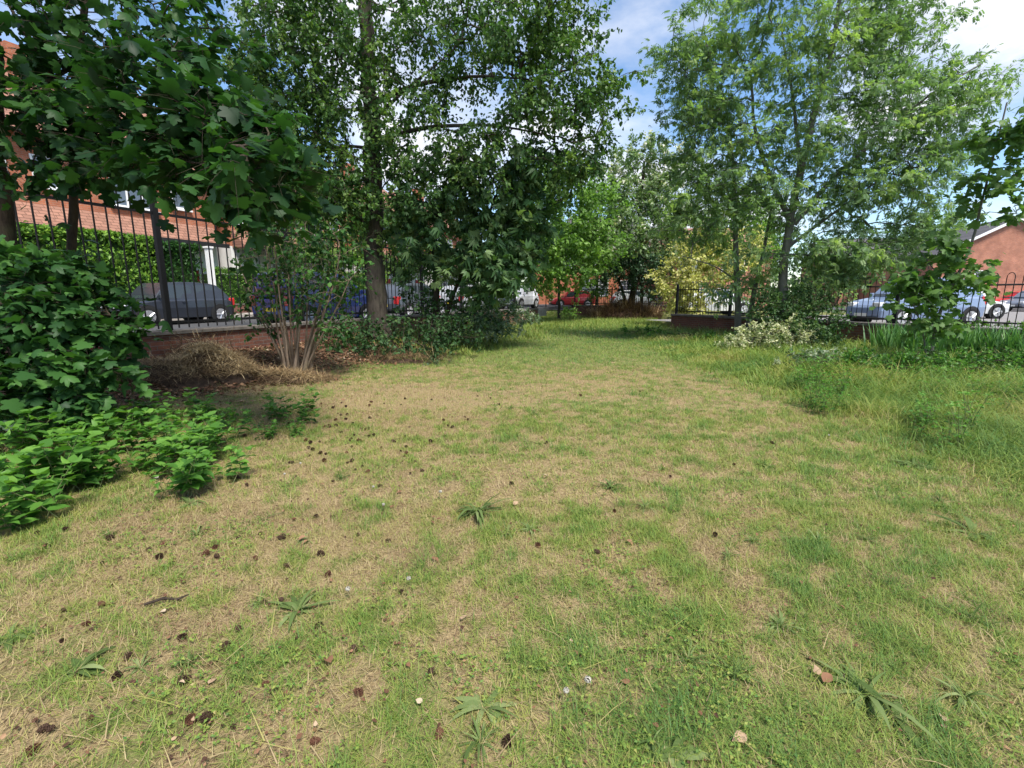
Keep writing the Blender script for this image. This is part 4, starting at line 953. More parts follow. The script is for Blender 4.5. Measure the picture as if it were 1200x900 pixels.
bush('variegated_shrub', 'cream and green variegated shrub in front of the forked ash', 905, 412, 12.2, [bpx(905, 390, 12.1, 44, 15, .5, 64), bpx(872, 402, 12.0, 34, 9, .4, 28), bpx(945, 398, 12.1, 18, 12, .4, 16)], 'oval', M['varieg'], .055, 60, (.62, .25), .16)
bush('green_shrub', 'dark green rounded shrub between the variegated shrub and the brick wall', 965, 412, 12.9, [bpx(955, 375, 13.0, 38, 26, .7, 60), bpx(955, 395, 12.4, 26, 20, .5, 50), bpx(908, 368, 13.4, 38, 22, .6, 56), bpx(930, 350, 13.6, 50, 16, .5, 40)], 'oval', M['laurel'], .07, 40, (.68, .25), .2)
bush('ground_elder', 'low patch of white edged leaves in front of the brick wall', 965, 440, 10.2, [bpx(955, 424, 9.2, 42, 12, .4, 80), bpx(1005, 430, 8.9, 30, 11, .4, 44)], 'oval', M['elder'], .055, 50, (.72, .22), .13, 'ground cover')
bush('bramble', 'tangle of green brambles at the foot of the irises', 1090, 455, 8.6, [bpx(1020, 428, 8.7, 44, 17, .5, 80), bpx(1095, 432, 8.4, 55, 20, .6, 110), bpx(1170, 434, 8.1, 50, 22, .6, 100), bpx(1215, 430, 8.0, 40, 24, .5, 60)], 'oval', M['nettle'], .05, 40, (.42, .3), .2, 'brambles')
bush('low_weed', 'leafy weeds along the foot of the right wall end', 800, 400, 16.5, [bpx(795, 397, 16.2, 44, 8, .8, 60), bpx(850, 402, 14.6, 40, 11, .7, 56), bpx(755, 392, 17.5, 30, 8, .8, 34)], 'simple', M['nettle'], .075, 50, (.3, .22), .18, 'weeds')
bush('wall_top_weed', 'small weeds growing along the coping of the right wall', 1175, 380, 10.4, [(E(9.6, 0, RCAPZ + .10), (.8, .12, .07), 12), (E(10.6, 0, RCAPZ + .12), (.5, .12, .09), 12)], 'oval', M['lightgreen'], .06, 20, (.5, .2), .1, 'weeds', RCAPZ)
bush('low_weed', 'green sprig growing beside the far wall end', 668, 372, 27, [bpx(668, 362, 27, 10, 8, .4, 10)], 'simple', M['lightgreen'], .12, 30, (.6, .2), .25, 'weed')

# ------------------------------------------------------------------ blades: lawn grass, tall grass, irises
def blades(pos, az, tilt, length, width, curve, tint, segs=2):
    """curved blades: returns verts, polys, tint"""
    n = len(pos); d = np.stack([np.cos(az), np.sin(az), np.zeros(n)], 1); s = np.stack([-np.sin(az), np.cos(az), np.zeros(n)], 1)
    up = np.array([0, 0, 1.])
    def pt(u):
        a = tilt + curve * u
        return pos + d * (np.sin(a) * length * u)[:, None] + up * (np.cos(a) * length * u)[:, None]
    rows = []
    for k in range(segs):
        u = k / segs; p_ = pt(u); w = (width * (1 - .55 * u))[:, None] / 2
        rows += [p_ - s * w, p_ + s * w]
    rows.append(pt(1.0))
    V = np.stack(rows, 1).reshape(-1, 3); kk = len(rows); off = (np.arange(n) * kk)[:, None]
    q = [off + np.array([[2 * k, 2 * k + 1, 2 * k + 3, 2 * k + 2]]) for k in range(segs - 1)]
    polys = []
    if q: polys.append(np.concatenate(q))
    polys.append(off + np.array([[2 * segs - 2, 2 * segs - 1, 2 * segs]]))
    return V, polys, np.repeat(tint, kk)
def merge(parts):
    Vs = []; T = []; P3 = []; P4 = []; b = 0
    for V, pl, t in parts:
        Vs.append(V); T.append(t)
        for p_ in pl: (P3 if p_.shape[1] == 3 else P4).append(p_ + b)
        b += len(V)
    out_ = []
    if P4: out_.append(np.concatenate(P4))
    if P3: out_.append(np.concatenate(P3))
    return np.concatenate(Vs), out_, np.concatenate(T)

def tallmask(x, y):
    """where the sward is left long: along the right wall"""
    return sstep(3.3, 4.7, x - .03 * np.maximum(0, y - 6.5) + 1.1 * (fbm(x, y, 1.5, 61) - .5)) * sstep(22, 19, y)
def inside(x, y): return (out_left(x, y) < -.15) & (out_right(x, y) < -.2) & (np.abs(x) < 1.16 * y + 3.4) & (y < 36)
parts = []
for y0, y1, dens, wd in ((.95, 3.2, 15000, .0024), (3.2, 6, 8000, .0036), (6, 10, 3200, .0062), (10, 16, 1000, .011), (16, 36, 260, .026)):
    area = (y1 - y0) * (1.16 * (y1 + y0) + 6.8); n = int(area * dens)
    y = np.sqrt(y0 ** 2 + (y1 ** 2 - y0 ** 2) * R.random(n)); x = (R.random(n) * 2 - 1) * (1.16 * y + 3.4)
    k = inside(x, y) & ((np.abs(x) < 1.16 * y + .8) | (R.random(n) < .5)); x, y = x[k], y[k]
    so_ = soilness(x, y); k = R.random(len(x)) > so_ * .96; x, y = x[k], y[k]
    gr = greenness(x, y); tm = tallmask(x, y)
    fine = fbm(x, y, .16, 77, 2)
    dead = R.random(len(x)) > np.clip(-.02 + 1.08 * gr + .6 * (fine - .5), .12, .95)
    keep = R.random(len(x)) < np.where(dead, .62, np.clip(.35 + .8 * gr + 1.1 * (fine - .45), .1, 1))
    x, y, gr, dead, tm, fine = x[keep], y[keep], gr[keep], dead[keep], tm[keep], fine[keep]
    n = len(x); tuft = sstep(.55, .72, fbm(x, y, .28, 91, 2)) * (gr > .42)
    ln = (.020 + .03 * R.random(n)) * (1 + .9 * gr) + tuft * .045 * R.random(n); ln = np.where(dead, .02 + .06 * R.random(n) ** 1.5, ln)
    far = sstep(13, 20, y); ln = ln * (1 + .8 * far + tm * .8)
    tilt = np.where(dead, .95 + .55 * R.random(n), .3 + .85 * R.random(n)); cv = np.where(dead, .5 * R.normal(size=n), .9 * R.random(n))
    tint_ = np.where(dead, .17 + .09 * R.normal(size=n) + .22 * (fbm(x, y, .5, 171, 2) - .5),   .53 + .42 * (gr - .5) + .13 * R.normal(size=n) + .13 * tuft + .35 * (fbm(x, y, .3, 131, 2) - .5) + .1 * far)
    tint_ = np.clip(tint_, 0.01, .99)
    z = gz(x, y)
    parts.append(blades(np.stack([x, y, z + np.where(dead, .004, 0)], 1), R.random(n) * 6.283, tilt, ln, wd * (.7 + .6 * R.random(n)), cv, tint_, 2 if y1 < 7 else 1))
# thin pale bents and runners lying about
n = 420; y = 1.2 + 9 * R.random(n) ** 1.3; x = (R.random(n) * 2 - 1) * (1.05 * y + .5); k = inside(x, y) & (soilness(x, y) < .3); x, y = x[k], y[k]; n = len(x)
parts.append(blades(np.stack([x, y, gz(x, y) + .02], 1), R.random(n) * 6.283, 1.0 + .5 * R.random(n), .08 + .14 * R.random(n), np.full(n, .004), .4 * R.random(n), np.clip(.25 + .15 * R.normal(size=n), 0, 1), 2))
V, pl, t = merge(parts)
# clover and other small flat leaves woven into the turf
n = 30000; y = 1.1 + 8 * R.random(n) ** 1.25; x = (R.random(n) * 2 - 1) * (1.1 * y + .6)
k = inside(x, y) & (R.random(n) < sstep(.52, .72, fbm(x, y, .55, 201, 3))) & (soilness(x, y) < .5); x, y = x[k], y[k]; n = len(x)
q_ = np.stack([x, y, gz(x, y) + .012 + .02 * R.random(n)], 1); a_ = R.random(n) * 6.283
cl = [leaves_arrays(q_, np.stack([np.cos(a_ + d_), np.sin(a_ + d_), .1 * np.ones(n)], 1), nrm(rdir(n) * .5 + np.array([0, 0, 1.])), .009 + .008 * R.random(n), np.clip(.72 + .16 * R.normal(size=n), 0, 1), 'simple') for d_ in (0, 2.09, 4.19)]
parts += cl
V, pl, t = merge(parts)
tag(npmesh('grass', V, pl, M['grass'], attrs={'tint': t}), 'short patchy lawn grass, half green and half dry straw', 'grass', kind='stuff')

parts = []
for y0, y1, dens in ((3.4, 7, 3000), (7, 11, 2000), (11, 22, 900)):
    n = int((y1 - y0) * (1.16 * (y1 + y0) + 2) * dens); y = np.sqrt(y0 ** 2 + (y1 ** 2 - y0 ** 2) * R.random(n)); x = R.random(n) * (1.16 * y + 3.4)
    k = inside(x, y) & (R.random(n) < tallmask(x, y) * np.clip(fbm(x, y, .45, 55) * 2.6 - .6, .06, 1)); x, y = x[k], y[k]; n = len(x)
    sr = np.clip((x - .03 * np.maximum(0, y - 6.5) - 3.4) / 2.6, 0, 1)
    parts.append(blades(np.stack([x, y, gz(x, y)], 1), R.random(n) * 6.283, .15 + .5 * R.random(n), (.10 + .28 * R.random(n) ** 1.4) * (.55 + 1.2 * sr) * (.6 + .8 * fbm(x, y, .5, 57)), np.full(n, .0055 if y1 < 8 else .009 if y1 < 12 else .014), .5 + .8 * R.random(n), np.clip(.70 + .13 * R.normal(size=n) + 1.0 * (fbm(x, y, .6, 59) - .5), 0, 1), 3))
# the rough grass at the far end and by the dark undergrowth
n = 110000; y = 12 + 23 * R.random(n); x = (R.random(n) - .5) * 22 + 1; k = inside(x, y) & (R.random(n) < np.maximum(sstep(19, 24, y) * .7, sstep(-4.0, -2.6, side_left(x, y)) * (y > 11.5) * (along_left(x, y) < LEND + 4))); x, y = x[k], y[k]; n = len(x)
parts.append(blades(np.stack([x, y, gz(x, y)], 1), R.random(n) * 6.283, .15 + .5 * R.random(n), .10 + .2 * R.random(n), np.full(n, .016), .6 * R.random(n), np.clip(.62 + .15 * R.normal(size=n), 0, 1), 2))
V, pl, t = merge(parts)
tag(npmesh('tall_grass', V, pl, M['grass'], attrs={'tint': t}), 'long green grass left uncut along the right wall and far end', 'grass', kind='stuff')

# irises
for i in range(22):
    tpx = 1028 + 185 * (i + .5) / 22; Y = 11.7 - 1.9 * (i / 22) + random.uniform(-.6, .0)
    q = gpt(tpx, Y); n = 40
    az = R.random(n) * 6.283; pos = np.stack([.14 * R.normal(size=n), .12 * R.normal(size=n), np.zeros(n)], 1)
    V, pl, t = blades(pos, az, .03 + .22 * R.random(n),   .55 + .42 * R.random(n), .036 + .014 * R.random(n), .35 * R.random(n), np.clip(.5 + .25 * R.normal(size=n), 0, 1), 4)
    rt = empty('iris_clump', q, random.uniform(0, 6), 'clump of upright sword shaped iris leaves in front of the right brick wall', 'iris', 'irises along the right wall')
    npmesh('leaves', V, pl, M['iris'], rt, {'tint': t})

# ------------------------------------------------------------------ nettle bed at the left
def plant_proto(seed, nst=5, h=.36, lsize=.10, tpl='oval', mat='nettle'):
    r = np.random.default_rng(seed); ch = []; pos = []; ax = []; nm = []; sz = []; tn = []
    for s_ in range(nst):
        a = r.random() * 6.283; lean = .08 + .16 * r.random(); b = np.array([.05 * r.normal(), .05 * r.normal(), 0]); hh = h * (.6 + .55 * r.random())
        e = b + np.array([math.cos(a) * lean, math.sin(a) * lean, hh]); m_ = (b + e) / 2 + np.array([0, 0, .03])
        ch.append((np.stack([b, m_, e]), np.array([.004, .003, .002])))
        for k in range(4):
            u = .35 + .65 * k / 3; c_ = b + (e - b) * u; s0 = lsize * (1.25 - .55 * (u - .3)) * (.85 + .3 * r.random())
            for j in range(2 if k < 3 else 4):
                an = a + k * 1.57 + j * (math.pi if k < 3 else 1.57) + .4 * r.normal()
                pos.append(c_ + .01 * r.normal(size=3)); ax.append([math.cos(an), math.sin(an), .25 - .35 * r.random() + (.3 if k == 3 else 0)]); nm.append([.25 * r.normal(), .25 * r.normal(), 1]); sz.append(s0); tn.append(np.clip(.28 + .4 * u + .22 * r.normal(), 0, 1))
    rt = bpy.data.objects.new('weed_plant', None); COL.objects.link(rt); rt.empty_display_size = .1
    V, F_ = tubes_arrays(ch, 4); npmesh('stems', V, F_, M['green_stem'], rt)
    make_leaves('leaves', np.array(pos), np.array(ax), np.array(nm), np.array(sz), np.array(tn), tpl, M[mat], rt)
    return rt
protos = [plant_proto(100 + i, 2 + i % 3, .32 + .05 * (i % 3), .085 + .015 * (i % 3)) for i in range(6)]
tag_n = ('bright green broad leaved weed growing in the bed below the leafy bush', 'weed', 'weeds in the bed at the lower left')
spots = []
rr_ = random.Random(5)
for (cx, cy, sx, sy, n, sc_) in ((35, 560, 50, 28, 20, 1.0), (90, 500, 70, 22, 17, .95), (205, 535, 50, 24, 20, .9), (30, 500, 40, 20, 10, 1), (258, 505, 34, 12, 10, .75), (180, 480, 90, 16, 18, .8), (335, 470, 26, 12, 10, .75), (20, 595, 20, 10, 6, .8), (205, 562, 22, 8, 5, .8), (130, 520, 60, 20, 8, .8), (320, 490, 40, 8, 9, .4), (260, 480, 60, 10, 12, .55), (100, 455, 60, 10, 10, .8)):
    for _ in range(max(3, int(n * .78))):
        px = cx + rr_.gauss(0, .55) * sx; py = cy + rr_.gauss(0, .55) * sy + 18
        spots.append((px, py, sc_ * rr_.uniform(.7, 1.15)))
used = {}
for i, (px, py, s_) in enumerate(spots):
    q = G(px, py); 
    if side_left(q[0], q[1]) > -.6: continue
    k = i % len(protos)
    o = protos[k] if k not in used else copy_tree(protos[k]); used[k] = 1
    o.location = (q[0], q[1], float(gz(q[0], q[1])) - .01); o.rotation_euler = (0, 0, rr_.uniform(0, 6.28)); o.scale = (s_,) * 3
    tag(o, *tag_n)

rp = [plant_proto(300 + i, 7, .42, .05, 'oval', 'nettle') for i in range(3)]
for i in range(90):
    q = G(rr_.uniform(930, 1215), min(530, 438 + rr_.expovariate(1 / 28))); o = rp[i] if i < 3 else copy_tree(rp[i % 3]); s_ = rr_.uniform(.5, 1.0)
    o.location = (q[0], q[1], float(gz(q[0], q[1])) - .01); o.rotation_euler = (0, 0, rr_.uniform(0, 6.28)); o.scale = (s_,) * 3
    tag(o, 'green leafy weed standing in the long grass below the irises', 'weed', 'weeds in the long grass on the right')

# ------------------------------------------------------------------ rosettes, cones, dandelions and small litter
def rosette(px, py, label, n, ln, wd, tilt0=.4, tilt1=1.0, tint=.5, pal='plantain', cat='weed', group=None):
    q = G(px, py); ln = ln * 1.15; n = int(n * 1.5); az = np.arange(n) * 2.4 + R.normal(size=n) * .25
    V, pl, t = blades(np.zeros((n, 3)), az, tilt0 + (tilt1 - tilt0) * R.random(n), ln * (.3 + .85 * R.random(n)), np.full(n, wd) * (.9 + .6 * R.random(n)), .5 + 1.0 * R.random(n), np.clip(tint + .24 * R.normal(size=n), 0, 1), 5)
    # belly of the leaf: widen the middle rows
    V = V.reshape(n, -1, 3); V[:, :, :2] += (np.linspace(0, 1, V.shape[1])[None, :, None] ** 2) * (R.normal(size=(n, 1, 2)) * ln * .22)
    for k, f_ in enumerate((.35, .9, 1.25, 1.15, .75)):
        c_ = (V[:, 2 * k] + V[:, 2 * k + 1]) / 2; V[:, 2 * k] = c_ + (V[:, 2 * k] - c_) * f_; V[:, 2 * k + 1] = c_ + (V[:, 2 * k + 1] - c_) * f_
    rt = empty('plantain', (q[0], q[1], float(gz(q[0], q[1])) - .005), random.uniform(0, 6), label, cat, group)
    npmesh('leaves', V.reshape(-1, 3), pl, M[pal], rt, {'tint': t})
    return rt
rosette(349, 716, 'plantain rosette with long upright leaves on dry turf at the lower left', 26, .15, .016, .35, 1.2, .6)
rosette(560, 602, 'large blue green plantain rosette near the middle of the lawn', 46, .19, .014, .3, 1.2, .3)
rosette(569, 828, 'grey green rosette with broad drooping leaves near the bottom edge', 20, .13, .022, .5, 1.25, .7)
rosette(1015, 815, 'wide sprawling plantain patch at the lower right', 48, .18, .014, .7, 1.35, .5)
rosette(1045, 838, 'plantain tuft beside the sprawling patch at the lower right', 16, .14, .022, .7, 1.35, .4)
rosette(790, 885, 'broad leaved rosette cut by the bottom edge of the view', 20, .12, .03, .6, 1.3, .6)
rosette(90, 785, 'dark rosette at the lower left corner of the lawn', 16, .12, .022, .6, 1.3, .2)
rosette(1140, 625, 'blue green weed rosette on the right side of the lawn', 24, .2, .024, .6, 1.3, .3)
rosette(10, 745, 'rosette at the left frame edge', 12, .12, .024, .6, 1.3, .4)
rosette(715, 572, 'small dark tuft right of the large blue green rosette', 18, .12, .012, .2, 1.0, .15)
rosette(1070, 545, 'grey green weed clump under the tall grass', 26, .2, .02, .4, 1.2, .45)
rosette(225, 590, 'grey rosette below the leafy weeds', 14, .14, .03, .5, 1.2, .55)
rosette(300, 610, 'flat dark rosette left of the cone scatter', 20, .14, .012, .9, 1.4, .2)
for i in range(34):
    px = random.uniform(40, 1180); py = random.choice((random.uniform(480, 640), random.uniform(560, 880)))
    if py < 600 - .0 and px < 330: continue
    rosette(px, py, 'small tuft of fresh green grass standing above the mown turf', 26, random.uniform(.06, .11), .005, .1, .9, random.uniform(.2, .8), cat='grass tuft', group='small grass tufts dotted over the lawn')

def cone_proto(seed):
    r = random.Random(seed); mb = MB(); n = 46
    for i in range(n):
        u = i / n; z = -.5 + u; a = i * 2.399; rr = .36 * math.sin(math.pi * min(.98, (u * .86 + .10))) ** .75
        d = Vector((math.cos(a), math.sin(a), .55)).normalized(); s = Vector((-math.sin(a), math.cos(a), 0)); c = Vector((math.cos(a) * rr * .35, math.sin(a) * rr * .35, z * .9)); l = rr * (.95 + .2 * r.random()); w = .11
        tipp = c + d * l; th = Vector((0, 0, .035))
        mb.add([c - s * w * .5, c + s * w * .5, tipp + s * w, tipp - s * w, tipp + s * w + th, tipp - s * w + th, c - s * w * .5 + th, c + s * w * .5 + th], [(0, 1, 2, 3), (3, 2, 4, 5), (5, 4, 7, 6), (1, 7, 4, 2), (0, 3, 5, 6)])
    mb.tube([(0, 0, -.45), (0, 0, .4)], [.16, .08], 8)
    return mb.build('pine_cone', M['cone_red'] if seed == 2 else M['cone'])
cps = [cone_proto(i) for i in range(3)]
cone_xy = [(217, 800), (75, 715), (514, 862), (455, 635), (470, 695), (215, 684), (441, 655), (420, 628), (300, 658), (330, 632), (235, 620), (345, 610), (370, 606), (425, 547), (451, 559), (375, 532), (382, 533), (380, 540), (407, 542), (412, 540), (431, 553),
           (340, 543), (505, 790), (420, 815), (150, 772), (138, 795), (40, 880), (55, 640), (130, 632), (100, 730), (310, 707), (400, 474), (435, 473), (450, 474), (475, 468), (396, 486), (403, 498), (415, 510), (421, 516), (410, 516), (505, 518), (520, 494), (525, 500), (530, 502), (545, 490), (548, 494),
           (506, 470), (365, 480), (390, 480), (407, 488), (457, 483), (480, 500), (470, 475), (580, 480), (585, 475), (600, 570), (630, 640), (700, 650), (838, 630), (720, 600), (540, 555), (495, 552), (560, 465), (575, 468), (640, 520), (680, 465), (625, 480), (750, 460), (860, 545), (905, 520), (255, 655), (190, 640), (120, 660), (280, 740), (385, 675), (290, 570), (265, 760), (370, 870), (60, 860), (595, 870), (1010, 620), (1070, 470), (785, 560)]
rr_ = random.Random(9)
for _ in range(60):
    cone_xy.append((rr_.gauss(410, 55), rr_.gauss(510, 30)))
for _ in range(24):
    cone_xy.append((rr_.uniform(40, 420), rr_.uniform(610, 860)))
for i, (px, py) in enumerate(cone_xy):
    q = G(px, py); o = cps[i % 3] if i < 3 else cps[i % 3].copy()
    if i >= 3: COL.objects.link(o)
    s_ = rr_.uniform(.02, .046)
    o.location = (q[0], q[1], float(gz(q[0], q[1])) + rr_.uniform(.006, .02)); o.scale = (s_ * .95, s_ * .95, s_ * 1.1); o.rotation_euler = (rr_.uniform(1.0, 1.9), rr_.uniform(-.4, .4), rr_.uniform(0, 6.28))
    tag(o, 'brown pine cone lying on the dry turf', 'pine cone', 'pine cones scattered over the lawn')

def clock_proto(ball=True):
    rt = bpy.data.objects.new('dandelion_clock', None); COL.objects.link(rt)
    mb = MB(); mb.tube([(0, 0, 0), (.015, 0, .06), (.01, .01, .115)], .0022, 5); mb.build('stalk', M['green_stem'], rt)
    n = 170; d = rdir(n); d = d[d[:, 2] > -.75]; n = len(d); V = []; T = []
    c_ = np.array([.01, .01, .13])
    for i in range(n):
        s = np.cross(d[i], rdir(1)[0]); s /= np.linalg.norm(s); t = np.cross(d[i], s); e = c_ + d[i] * .018; b = len(V)
        V += [c_ + d[i] * .004, e + s * .0032, e + t * .0032, e - s * .0032, e - t * .0032]; T += [(b, b + 1, b + 2), (b, b + 3, b + 4), (b + 1, b + 2, b + 3), (b + 1, b + 3, b + 4)]
    npmesh('seed_head', np.array(V), [np.array(T)], M['fluff'], rt)
    return rt
cp = clock_proto()
for i, (px, py) in enumerate([(480, 690), (412, 700), (188, 570), (335, 560), (352, 548), (447, 600), (440, 575), (515, 585), (670, 828), (683, 815), (970, 515)]):
    o = cp if i == 0 else copy_tree(cp); q = G(px, py)
    o.location = (q[0], q[1], float(gz(q[0], q[1])) - .01); s_ = random.uniform(.4, .7); o.scale = (s_ * 1.1, s_ * 1.1, s_); o.rotation_euler = (random.uniform(-.2, .2), random.uniform(-.2, .2), random.uniform(0, 6))
    tag(o, 'white dandelion seed head on a short stalk', 'dandelion', 'dandelion clocks in the lawn')
# fallen pale leaves and a stick
for i in range(26):
    px = random.uniform(120, 1150); py = random.uniform(470, 870)
    if px < 300 and py < 600: continue
    q = G(px, py); V, pl, t = leaves_arrays(np.zeros((1, 3)), np.array([[1., .2, .1]]), np.array([[.2, .1, 1.]]), np.array([random.uniform(.03, .055)]), np.array([random.choice((.55, .7, .9, .99))]), 'oval')
    o = npmesh('fallen_leaf', V, pl, M['litter'], None, {'tint': t}); o.location = (q[0], q[1], float(gz(q[0], q[1])) + .022); o.rotation_euler = (random.uniform(-.4, .4), random.uniform(-.4, .4), random.uniform(0, 6))
    tag(o, 'small dry leaf lying on the lawn', 'dead leaf', 'dead leaves lying on the lawn')
q = G(195, 708); mb = MB(); mb.tube([(-.09, 0, .02), (-.02, .015, .03), (.05, .0, .025), (.09, .02, .03)], [.006, .007, .006, .003], 6)
o = mb.build('fallen_stick', M['bark_dark']); o.location = (q[0], q[1], float(gz(q[0], q[1]))); o.rotation_euler = (0, 0, .25); tag(o, 'short dark stick lying on the dry turf at the lower left', 'stick')

# ------------------------------------------------------------------ heaps and leaf litter
def heap(name, label, c, rx, ry, h, n, ln, wd, mat, tint, cat='heap', rz=0, flatten=1.58):
    rt = empty(name, c, rz, label, cat)
    k = 22; u = np.linspace(-1, 1, k); A_, B_ = np.meshgrid(u, u); r2 = np.sqrt(A_ ** 2 + B_ ** 2)
    Z = h * np.clip(1 - r2 ** 1.7, 0, 1) * (.75 + .5 * fbm(A_ * 3, B_ * 3, .8, 4)) - .05 - .35 * np.clip(r2 - .72, 0, 1)
    i2 = (np.arange(k - 1)[:, None] * k + np.arange(k - 1)[None]).ravel()
    npmesh('mound', np.stack([A_.ravel() * rx, B_.ravel() * ry, Z.ravel()], 1), [np.stack([i2, i2 + 1, i2 + k + 1, i2 + k], 1)], M['soil'], rt, smooth=True)
    a = R.random(n) * 6.283; r_ = np.sqrt(R.random(n)) * 1.02; x = r_ * np.cos(a); y = r_ * np.sin(a)
    z = h * np.clip(1 - r_ ** 1.7, -.1, 1) * (.75 + .5 * fbm(x * 3, y * 3, .8, 4)) + .03 * R.random(n)
    lay = R.random(n) < .93
    V, pl, t = blades(np.stack([x * rx, y * ry, z + .015], 1), R.random(n) * 6.283, np.where(lay, flatten + .13 * R.normal(size=n), flatten - .5 * R.random(n)), ln * (.4 + R.random(n)), np.full(n, wd) * (.6 + .9 * R.random(n)), .28 * R.normal(size=n), np.clip(tint + 1.1 * (fbm(x * 3, y * 3, .7, 14) - .5) * 2 + .16 * R.normal(size=n), 0, 1), 3)
    npmesh('clippings', V, pl, mat, rt, {'tint': t}); return rt
q = G(245, 440, .15); heap('clippings_heap', 'heap of pale dry grass clippings in front of the left railings', (q[0], q[1], float(gz(q[0], q[1])) - .03), .78, .52, .42, 7000, .17, .007, M['straw'], .85, rz=LANG - 1.2, flatten=1.6)
q = G(185, 450, .1); heap('clippings_heap', 'low brown heap of rotted cuttings left of the pale clippings', (q[0], q[1], float(gz(q[0], q[1])) - .04), .9, .6, .2, 4000, .18, .008, M['straw'], .28, flatten=1.6)
q = G(320, 440, .1); heap('clippings_heap', 'thin spread of brown cuttings at the foot of the bare stemmed shrub', (q[0], q[1], float(gz(q[0], q[1])) - .04), 1.1, .5, .14, 4000, .22, .007, M['straw'], .38, flatten=1.6)
q = G(240, 425, .3); heap('brush_heap', 'loose dead twigs piled on top of the pale clippings against the wall', (q[0], q[1], float(gz(q[0], q[1])) + .02), .75, .4, .36, 500, .5, .011, M['straw'], .2, flatten=1.5)
q = G(718, 371, 0.); heap('brush_heap', 'long low heap of cut brown branches at the far end of the grass', (q[0], 31.0, 0), 2.6, 1.0, .85, 3200, .9, .022, M['straw'], .15, flatten=1.1)
# twigs on the litter by the undergrowth
q = G(470, 424, 0); heap('brush_heap', 'flat scatter of dead brown twigs below the dark glossy shrub', (q[0], q[1], float(gz(q[0], q[1]))), 1.1, .5, .12, 900, .4, .007, M['straw'], .1, flatten=1.3)
n = 20000; t_ = -5 + 14 * R.random(n); o_ = -.2 - 3.0 * R.random(n); x = LA[0] + LD[0] * t_ + LN[0] * o_; y = LA[1] + LD[1] * t_ + LN[1] * o_
k = R.random(n) < soilness(x, y) + .06; x, y = x[k], y[k]; n = len(x)
n2 = 5200; y2 = 1.2 + 9 * R.random(n2) ** 1.2; x2 = (R.random(n2) * 2 - 1) * (1.05 * y2 + .4)
k = inside(x2, y2) & (R.random(n2) < .25 + .75 * sstep(1.5, -1.0, x2) * sstep(.35, .6, fbm(x2, y2, .8, 401, 2))); x = np.concatenate([x, x2[k]]); y = np.concatenate([y, y2[k]]); n = len(x); small = np.arange(n) >= n - k.sum()
lt = make_leaves('leaf_litter', np.stack([x, y, gz(x, y) + .012 + .02 * R.random(n)], 1), nrm(rdir(n) * np.array([1, 1, .25])), nrm(rdir(n) * .5 + np.array([0, 0, 1])),   np.where(small, .007 + .016 * R.random(n), .025 + .05 * R.random(n)), np.clip(.5 + .24 * R.normal(size=n) - .22 * small, 0, 1), 'oval', M['litter'])
tag(lt, 'brown dead leaves and crumbs on the soil by the left railings and lawn', 'leaf litter', kind='stuff')

# ------------------------------------------------------------------ sky and sun
SUN_EL, SUN_AZ = rad(58), rad(150)       # azimuth measured from straight ahead (+y) towards the right
w = bpy.data.worlds.new('World'); sc.world = w; w.use_nodes = True
nt = w.node_tree; N = nt.nodes; L = nt.links; N.clear()
sky = N.new('ShaderNodeTexSky'); sky.sky_type = 'NISHITA'; sky.sun_disc = False; sky.sun_elevation = SUN_EL; sky.sun_rotation = SUN_AZ; sky.air_density = 1.0; sky.dust_density = .15; sky.ozone_density = 2.2
tc = N.new('ShaderNodeTexCoord'); sp = N.new('ShaderNodeSeparateXYZ'); L.new(tc.outputs['Generated'], sp.inputs[0])
mx_ = N.new('ShaderNodeMath'); mx_.operation = 'MAXIMUM'; mx_.inputs[1].default_value = .0; L.new(sp.outputs[2], mx_.inputs[0])
a_ = N.new('ShaderNodeMath'); a_.inputs[1].default_value = .28; L.new(mx_.outputs[0], a_.inputs[0])
dv = N.new('ShaderNodeVectorMath'); dv.operation = 'DIVIDE'; cb = N.new('ShaderNodeCombineXYZ')
for i in range(3): L.new(a_.outputs[0], cb.inputs[i])
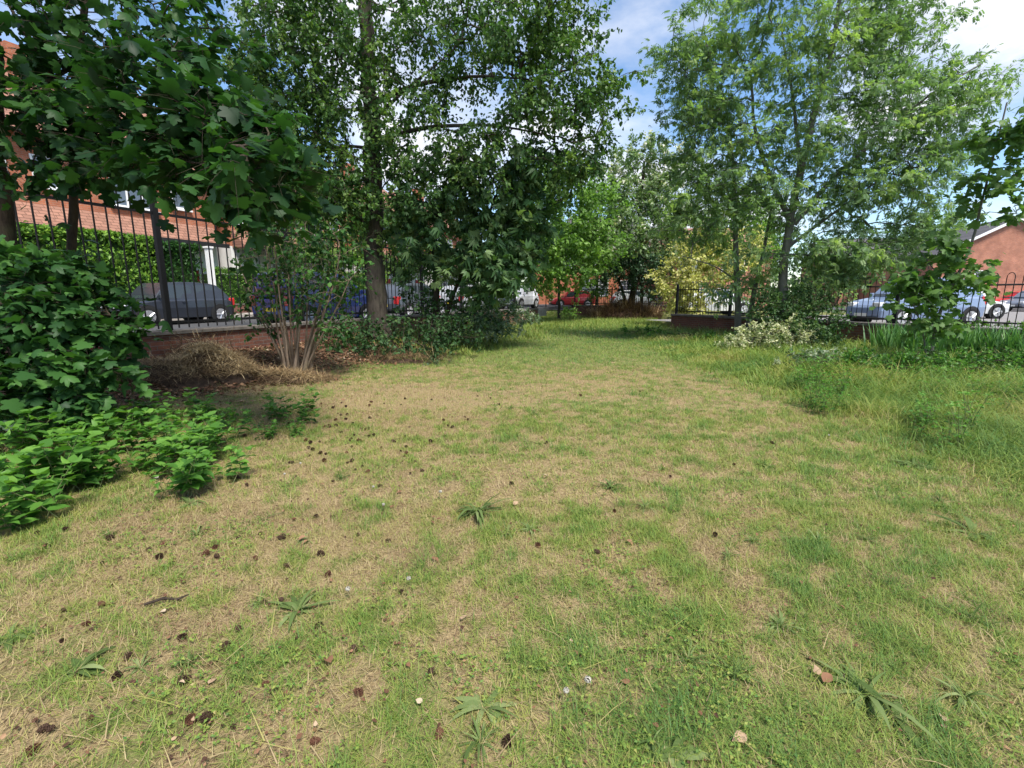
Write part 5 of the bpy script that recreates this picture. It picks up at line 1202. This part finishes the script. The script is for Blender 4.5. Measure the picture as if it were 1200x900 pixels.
L.new(tc.outputs['Generated'], dv.inputs[0]); L.new(cb.outputs[0], dv.inputs[1])
mp = N.new('ShaderNodeMapping'); mp.inputs['Location'].default_value = (9.4, 8.3, 0); mp.inputs['Scale'].default_value = (1.0, 1.25, 0.0); mp.inputs['Rotation'].default_value = (0, 0, .6); L.new(dv.outputs[0], mp.inputs[0])
cn = noise(N, L, 1.15, 9, mp.outputs[0], .58); cn.inputs['Distortion'].default_value = .25
cr = ramp(N, [(.44, (.0, .0, .0)), (.54, (.45, .45, .45)), (.64, (1, 1, 1))]); L.new(cn.outputs['Fac'], cr.inputs[0])
cn2 = noise(N, L, 3.0, 6, mp.outputs[0], .6)
cc = ramp(N, [(.3, (4.0, 4.2, 4.7)), (.65, (5.7, 5.7, 5.8))]); L.new(cn2.outputs['Fac'], cc.inputs[0])
hs = N.new('ShaderNodeHueSaturation'); hs.inputs['Saturation'].default_value = 1.1; L.new(sky.outputs[0], hs.inputs['Color'])
col = mixc(N, L, cr.outputs[0], hs.outputs[0], cc.outputs[0])
bg = N.new('ShaderNodeBackground'); bg.inputs['Strength'].default_value = .095; L.new(col, bg.inputs[0])
wo = N.new('ShaderNodeOutputWorld'); L.new(bg.outputs[0], wo.inputs[0])
sun = bpy.data.lights.new('sun', 'SUN'); sun.energy = 3.0; sun.angle = rad(16); sun.color = (1, .95, .87)
so_ = bpy.data.objects.new('sun', sun); COL.objects.link(so_)
d = Vector((math.sin(SUN_AZ) * math.cos(SUN_EL), math.cos(SUN_AZ) * math.cos(SUN_EL), math.sin(SUN_EL)))
so_.rotation_euler = d.to_track_quat('Z', 'Y').to_euler()
vs = sc.view_settings; vs.view_transform = 'Standard'; vs.look = 'None'; vs.gamma = 1; vs.use_curve_mapping = False; vs.exposure = 1.28
cy = sc.cycles; cy.max_bounces = 6; cy.diffuse_bounces = 3; cy.glossy_bounces = 2; cy.transmission_bounces = 3; cy.transparent_max_bounces = 4
cy.use_adaptive_sampling = True; cy.adaptive_threshold = .02
